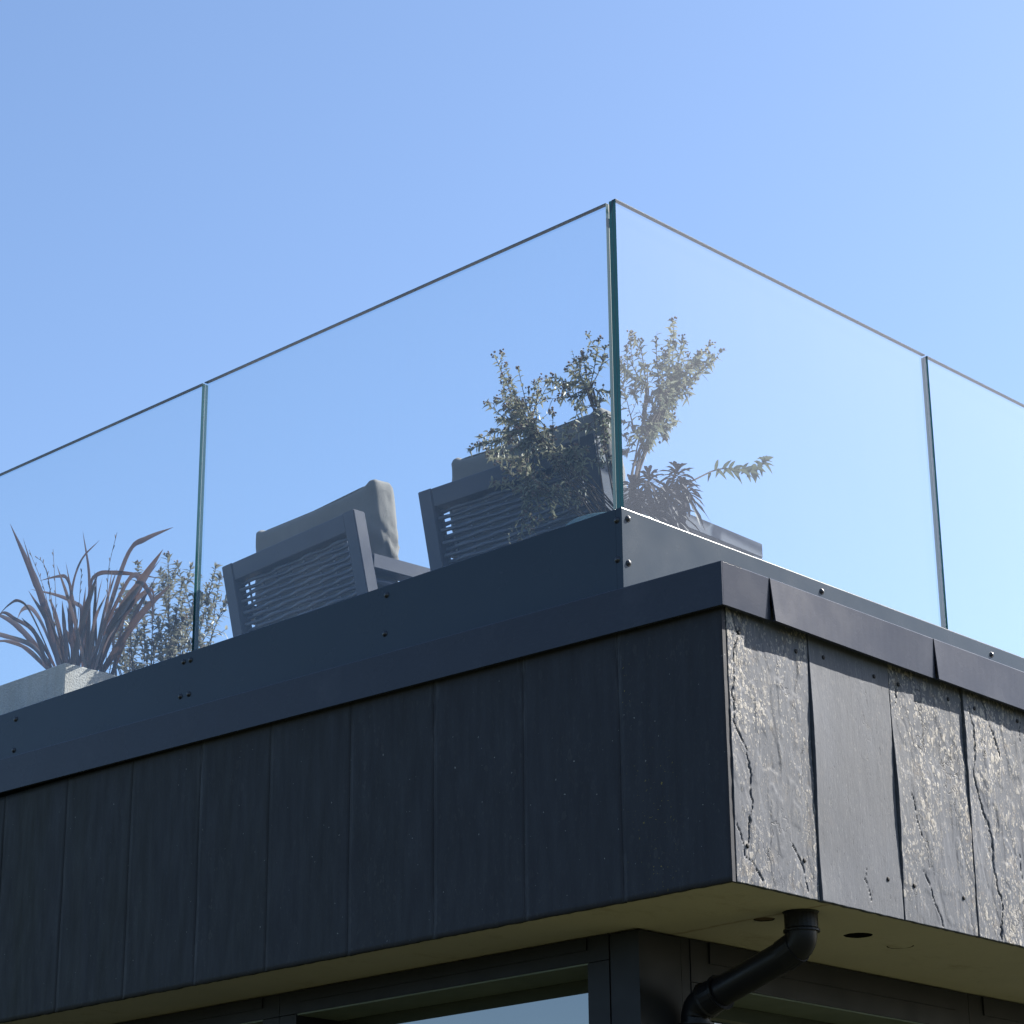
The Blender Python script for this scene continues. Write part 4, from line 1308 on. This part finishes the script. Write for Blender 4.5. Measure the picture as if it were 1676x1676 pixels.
FLAX_LEAVES = [
([(-2.832,0.312,1.124),(-3.017,0.371,1.382),(-3.141,0.401,1.533),(-3.341,0.432,1.768)],0.0218),
([(-2.823,0.317,1.123),(-2.960,0.350,1.344),(-3.061,0.360,1.483),(-3.169,0.370,1.658)],0.0113),
([(-2.785,0.347,1.121),(-2.773,0.360,1.322),(-2.802,0.379,1.444),(-2.883,0.399,1.615)],0.0189),
([(-2.784,0.323,1.116),(-2.853,0.352,1.369),(-2.832,0.363,1.488),(-2.758,0.375,1.546)],0.0123),
([(-2.680,0.317,1.092),(-2.666,0.367,1.304),(-2.623,0.394,1.473),(-2.577,0.422,1.514),(-2.485,0.449,1.536)],0.0218),
([(-2.712,0.351,1.106),(-2.535,0.311,1.245),(-2.392,0.283,1.310),(-2.276,0.254,1.362)],0.0246),
([(-2.708,0.314,1.097),(-2.585,0.324,1.279),(-2.487,0.308,1.344),(-2.411,0.292,1.298),(-2.342,0.276,1.220),(-2.323,0.260,1.137)],0.0132),
([(-2.828,0.349,1.131),(-2.837,0.340,1.363),(-2.869,0.341,1.438),(-2.919,0.341,1.457),(-3.018,0.341,1.467)],0.0085),
([(-2.921,0.353,1.142),(-3.048,0.372,1.257),(-3.231,0.404,1.388),(-3.425,0.436,1.483)],0.0161),
([(-2.899,0.349,1.141),(-3.015,0.319,1.349),(-3.056,0.298,1.399),(-3.082,0.276,1.386),(-3.114,0.255,1.348)],0.0076),
([(-2.839,0.317,1.126),(-3.006,0.361,1.317),(-3.111,0.383,1.407),(-3.193,0.404,1.426),(-3.255,0.426,1.412)],0.0123),
([(-2.898,0.326,1.131),(-3.058,0.362,1.263),(-3.284,0.384,1.359),(-3.371,0.406,1.395)],0.0113),
([(-2.885,0.310,1.135),(-3.042,0.323,1.246),(-3.181,0.306,1.301)],0.0085),
([(-2.722,0.341,1.106),(-2.761,0.353,1.368),(-2.745,0.367,1.427),(-2.669,0.380,1.417),(-2.578,0.393,1.392),(-2.488,0.407,1.361)],0.0104),
([(-2.796,0.338,1.122),(-2.815,0.365,1.313),(-2.880,0.389,1.369),(-3.025,0.414,1.438),(-3.208,0.438,1.508)],0.0095),
([(-2.760,0.323,1.110),(-2.761,0.307,1.277),(-2.787,0.274,1.455)],0.0113),
([(-2.719,0.367,1.116),(-2.596,0.326,1.205),(-2.493,0.312,1.264),(-2.412,0.298,1.309)],0.0284),
([(-2.900,0.315,1.139),(-2.974,0.313,1.268),(-3.023,0.285,1.333)],0.0104),
([(-2.803,0.315,1.118),(-2.847,0.329,1.258),(-2.857,0.318,1.357)],0.0113),
([(-2.715,0.347,1.106),(-2.655,0.337,1.289),(-2.603,0.334,1.404)],0.0104),
([(-2.717,0.320,1.101),(-2.731,0.362,1.337),(-2.743,0.383,1.420)],0.0076),
([(-2.674,0.339,1.100),(-2.578,0.323,1.219),(-2.469,0.305,1.257),(-2.367,0.288,1.267),(-2.325,0.271,1.196)],0.0113),
([(-2.906,0.337,1.133),(-2.978,0.366,1.221),(-3.044,0.391,1.281)],0.0123),
([(-2.794,0.365,1.127),(-2.788,0.353,1.274),(-2.805,0.366,1.401)],0.0104),
([(-2.709,0.326,1.100),(-2.663,0.306,1.235),(-2.563,0.272,1.301)],0.0123),
([(-2.716,0.342,1.105),(-2.667,0.344,1.220),(-2.609,0.349,1.281)],0.0104),
([(-2.836,0.343,1.131),(-2.972,0.389,1.325),(-3.092,0.438,1.447)],0.0123),
([(-2.840,0.335,1.130),(-2.967,0.363,1.308),(-3.067,0.386,1.428)],0.0104),
([(-2.820,0.360,1.131),(-2.888,0.376,1.293),(-2.954,0.413,1.428)],0.0104),
([(-2.665,0.316,1.089),(-2.607,0.322,1.211),(-2.503,0.305,1.236)],0.0123),
([(-2.875,0.331,1.132),(-3.007,0.329,1.289),(-3.106,0.319,1.355),(-3.160,0.308,1.386),(-3.192,0.297,1.360)],0.0085),
([(-2.907,0.326,1.138),(-3.132,0.372,1.281),(-3.276,0.404,1.339),(-3.411,0.436,1.368)],0.0076),
([(-2.756,0.348,1.115),(-2.774,0.359,1.243),(-2.792,0.378,1.331)],0.0113),
([(-2.743,0.317,1.106),(-2.878,0.395,1.255),(-2.970,0.450,1.359)],0.0123),
([(-2.801,0.330,1.121),(-2.898,0.375,1.255),(-2.969,0.409,1.339)],0.0104),
([(-2.693,0.348,1.101),(-2.590,0.301,1.154),(-2.496,0.263,1.177)],0.0095)]
FLAX_STALKS = [[(-2.926,0.360,1.178),(-2.951,0.360,1.389),(-2.983,0.360,1.569)],
[(-2.672,0.360,1.123),(-2.681,0.360,1.325),(-2.681,0.360,1.434),(-2.649,0.360,1.539)],
[(-2.902,0.360,1.173),(-2.982,0.360,1.422),(-3.025,0.360,1.525),(-3.074,0.360,1.566)],
[(-2.822,0.360,1.155),(-2.825,0.360,1.364),(-2.822,0.360,1.464)],
[(-2.918,0.360,1.176),(-3.006,0.360,1.418),(-3.115,0.360,1.600)],
[(-2.969,0.360,1.368),(-2.988,0.360,1.444),(-3.015,0.360,1.513)]]

shrub('leafy_shrub', 'woody small leafed shrub leaning left in front of the corner chair', 'shrub', SHRUB_NEAR, M_SHRUB, 0.026, 0.0058, 0.30, 132, 'small leafed shrubs on the terrace', ylim=0.098, twig=1.1)
shrub('leafy_shrub', 'tall small leafed shrub rising behind the right hand corner glass pane', 'shrub', SHRUB_FAR, M_SHRUB, 0.028, 0.0064, 0.30, 115, 'small leafed shrubs on the terrace', xlim=-0.355, ylim=0.098)
shrub('leafy_shrub', 'dense grey green shrub behind the bronze leafed plant at the left', 'shrub', SHRUB_PLANTER, M_SHRUB_GREY, 0.042, 0.0095, 0.38, 92, 'small leafed shrubs on the terrace', twig=1.4, tip_tuft=7, thick=0.003)
shrub('drooping_shoot', 'single pale leafy shoot reaching right behind the corner glass pane', 'plant', [SHOOT], M_SHOOT, 0.043, 0.0105, 0.44, 125, None, buds=False, tip_tuft=9, twig=0.0, xlim=-0.355, thick=0.0028)

# dark rosettes
def rosettes():
    base = Vector((-0.43, 0.25, 0.935))
    t = thing('dark_rosette_plant', 'plant with drooping dark purple leaf rosettes low in the glass corner', 'plant', base)
    V, F = [], []
    for c in ROSETTES:
        c = Vector(c) - base
        b = Vector((random.uniform(-0.03, 0.02), random.uniform(-0.03, 0.04), 0))
        tube(V, F, catmull([b, b.lerp(c, 0.5) + Vector((0, 0, -0.01)), c], 12), lambda u: 0.0042 * (1 - 0.3 * u), 6)
    mesh_obj('stems', V, F, M_STEM, t)
    for c in ROSETTES:
        lv = Leaves()
        c = Vector(c) - base
        for k in range(60):
            h = k / 60
            ang = k * 2.4
            el = 1.2 - 2.1 * h + random.uniform(-0.15, 0.15)
            d = Vector((math.cos(ang) * math.cos(el), math.sin(ang) * math.cos(el), math.sin(el)))
            p = c + Vector((0, 0, -0.045 * h)) + Vector((d.x, d.y, 0)) * 0.003
            L = random.uniform(0.038, 0.062) * (0.5 + 0.6 * h ** 0.5)
            e = p + base + d * L
            if e.x > -0.356 or e.y < 0.098:
                d.x = -abs(d.x) * 0.4
                d.y = abs(d.y)
            lv.leaf(p, d, Vector((0, 0, 1)), L, 0.0092, random.uniform(0.25, 0.8), 0.2, 4, None,
                    lambda u: (0.35 + 1.1 * u) if u < 0.7 else 1.12 * (1 - ((u - 0.7) / 0.32) ** 2))
        lv.build('rosette', M_EUPH, t)
rosettes()

# bronze strap leafed plant
def flax():
    rn = random.Random(3)
    for k in range(16):
        b = Vector((-2.76 + rn.uniform(-0.09, 0.09), 0.37 + rn.uniform(-0.06, 0.06), 1.05))
        e = b + Vector((rn.uniform(-0.26, 0.26) + (b.x + 2.76) * 1.2, rn.uniform(-0.12, 0.1), rn.uniform(0.20, 0.40)))
        FLAX_LEAVES.append(([tuple(b), tuple(b.lerp(e, 0.55) + Vector((0, 0, 0.03))), tuple(e)], rn.uniform(0.009, 0.017)))
    base = Vector((-2.76, 0.36, 1.057))
    t = thing('strap_leaf_plant', 'bronze strap leafed plant fanning up from the concrete planter', 'plant', base)
    for pts, w in FLAX_LEAVES:
        P = catmull(pts, 22)
        w *= 1.4
        n = len(P)
        V, F, R, A = [], [], [], []
        view = Vector((random.uniform(-0.25, 0.35), -0.9, random.uniform(-0.3, 0.2))).normalized()
        sh = random.random()
        for i, p in enumerate(P):
            u = i / (n - 1)
            d = (P[min(i + 1, n - 1)] - P[max(i - 1, 0)]).normalized()
            s = d.cross(view).normalized()
            nn = s.cross(d)
            wd = w * (0.55 + 0.45 * math.sin(math.pi * min(1, u * 1.25) ** 0.8) if u < 0.55 else 1.0 * (1 - ((u - 0.55) / 0.46) ** 1.5))
            wd = max(0.0006, wd) * 0.5
            for (a, b, r) in ((-1, 0.38, 1.0), (-0.86, 0.30, 0.0), (0, 0, 0.25), (0.86, 0.30, 0.0), (1, 0.38, 1.0)):
                V.append(p - base + s * (a * wd) + nn * (b * wd))
                R.append(min(1.0, r * 0.9 + (0.35 if u < 0.25 else 0.0) * (1 - u * 4)))
                A.append(sh)
            if i:
                k = len(V) - 10
                F += [(k + j, k + j + 1, k + 6 + j, k + 5 + j) for j in range(4)]
        o = mesh_obj('strap_leaf', V, F, M_FLAX, t, True)
        add_attr(o.data, 'rim', R)
        add_attr(o.data, 'shade', A)
    for pts in FLAX_STALKS:
        V, F = [], []
        P = [p - base for p in catmull([base + Vector((random.uniform(-0.05, 0.05), 0, 0))] + list(pts), 24)]
        tube(V, F, P, lambda u: 0.0014 * (1 - 0.5 * u), 5)
        for i in range(9, 25, 2):
            d = (P[min(i + 1, 24)] - P[i - 1]).normalized()
            sd = Vector((random.choice((-1, 1)), 0, 0.8)).normalized()
            tube(V, F, [P[i], P[i] + (d + sd) * 0.004, P[i] + (d + sd) * 0.008], lambda u: 0.0014, 4)
        mesh_obj('seed_stalk', V, F, M_STEM, t)
flax()

def broad(label, base, n, L, col, seed):
    rnd = random.Random(seed)
    t = thing('broad_leaf_plant', label, 'plant', base)
    V, F = [], []
    lv = Leaves()
    for k in range(n):
        a = k * 2.4 + rnd.random()
        tip = Vector((math.cos(a) * 0.05, math.sin(a) * 0.03, rnd.uniform(0.05, 0.12)))
        tube(V, F, catmull([Vector((0, 0, 0)), tip * 0.5 + Vector((0, 0, 0.01)), tip], 8), lambda u: 0.0018, 5)
        for q in range(3):
            d = Vector((math.cos(a + q - 1), math.sin(a + q - 1) * 0.7, rnd.uniform(-0.2, 0.7)))
            lv.leaf(tip, d, Vector((0, 0, 1)), L * rnd.uniform(0.7, 1.2), L * 0.32, 0.3, 0.2, 4)
    mesh_obj('stems', V, F, M_STEM, t)
    lv.build('leaves', col, t)
broad('small green broad leafed plant at the left end of the concrete planter', (-2.98, 0.46, 1.057), 7, 0.060, M_GREEN, 4)
broad('tiny yellowish low plant at the right edge of the concrete planter', (-2.685, 0.44, 1.057), 4, 0.028, M_SHOOT, 9)
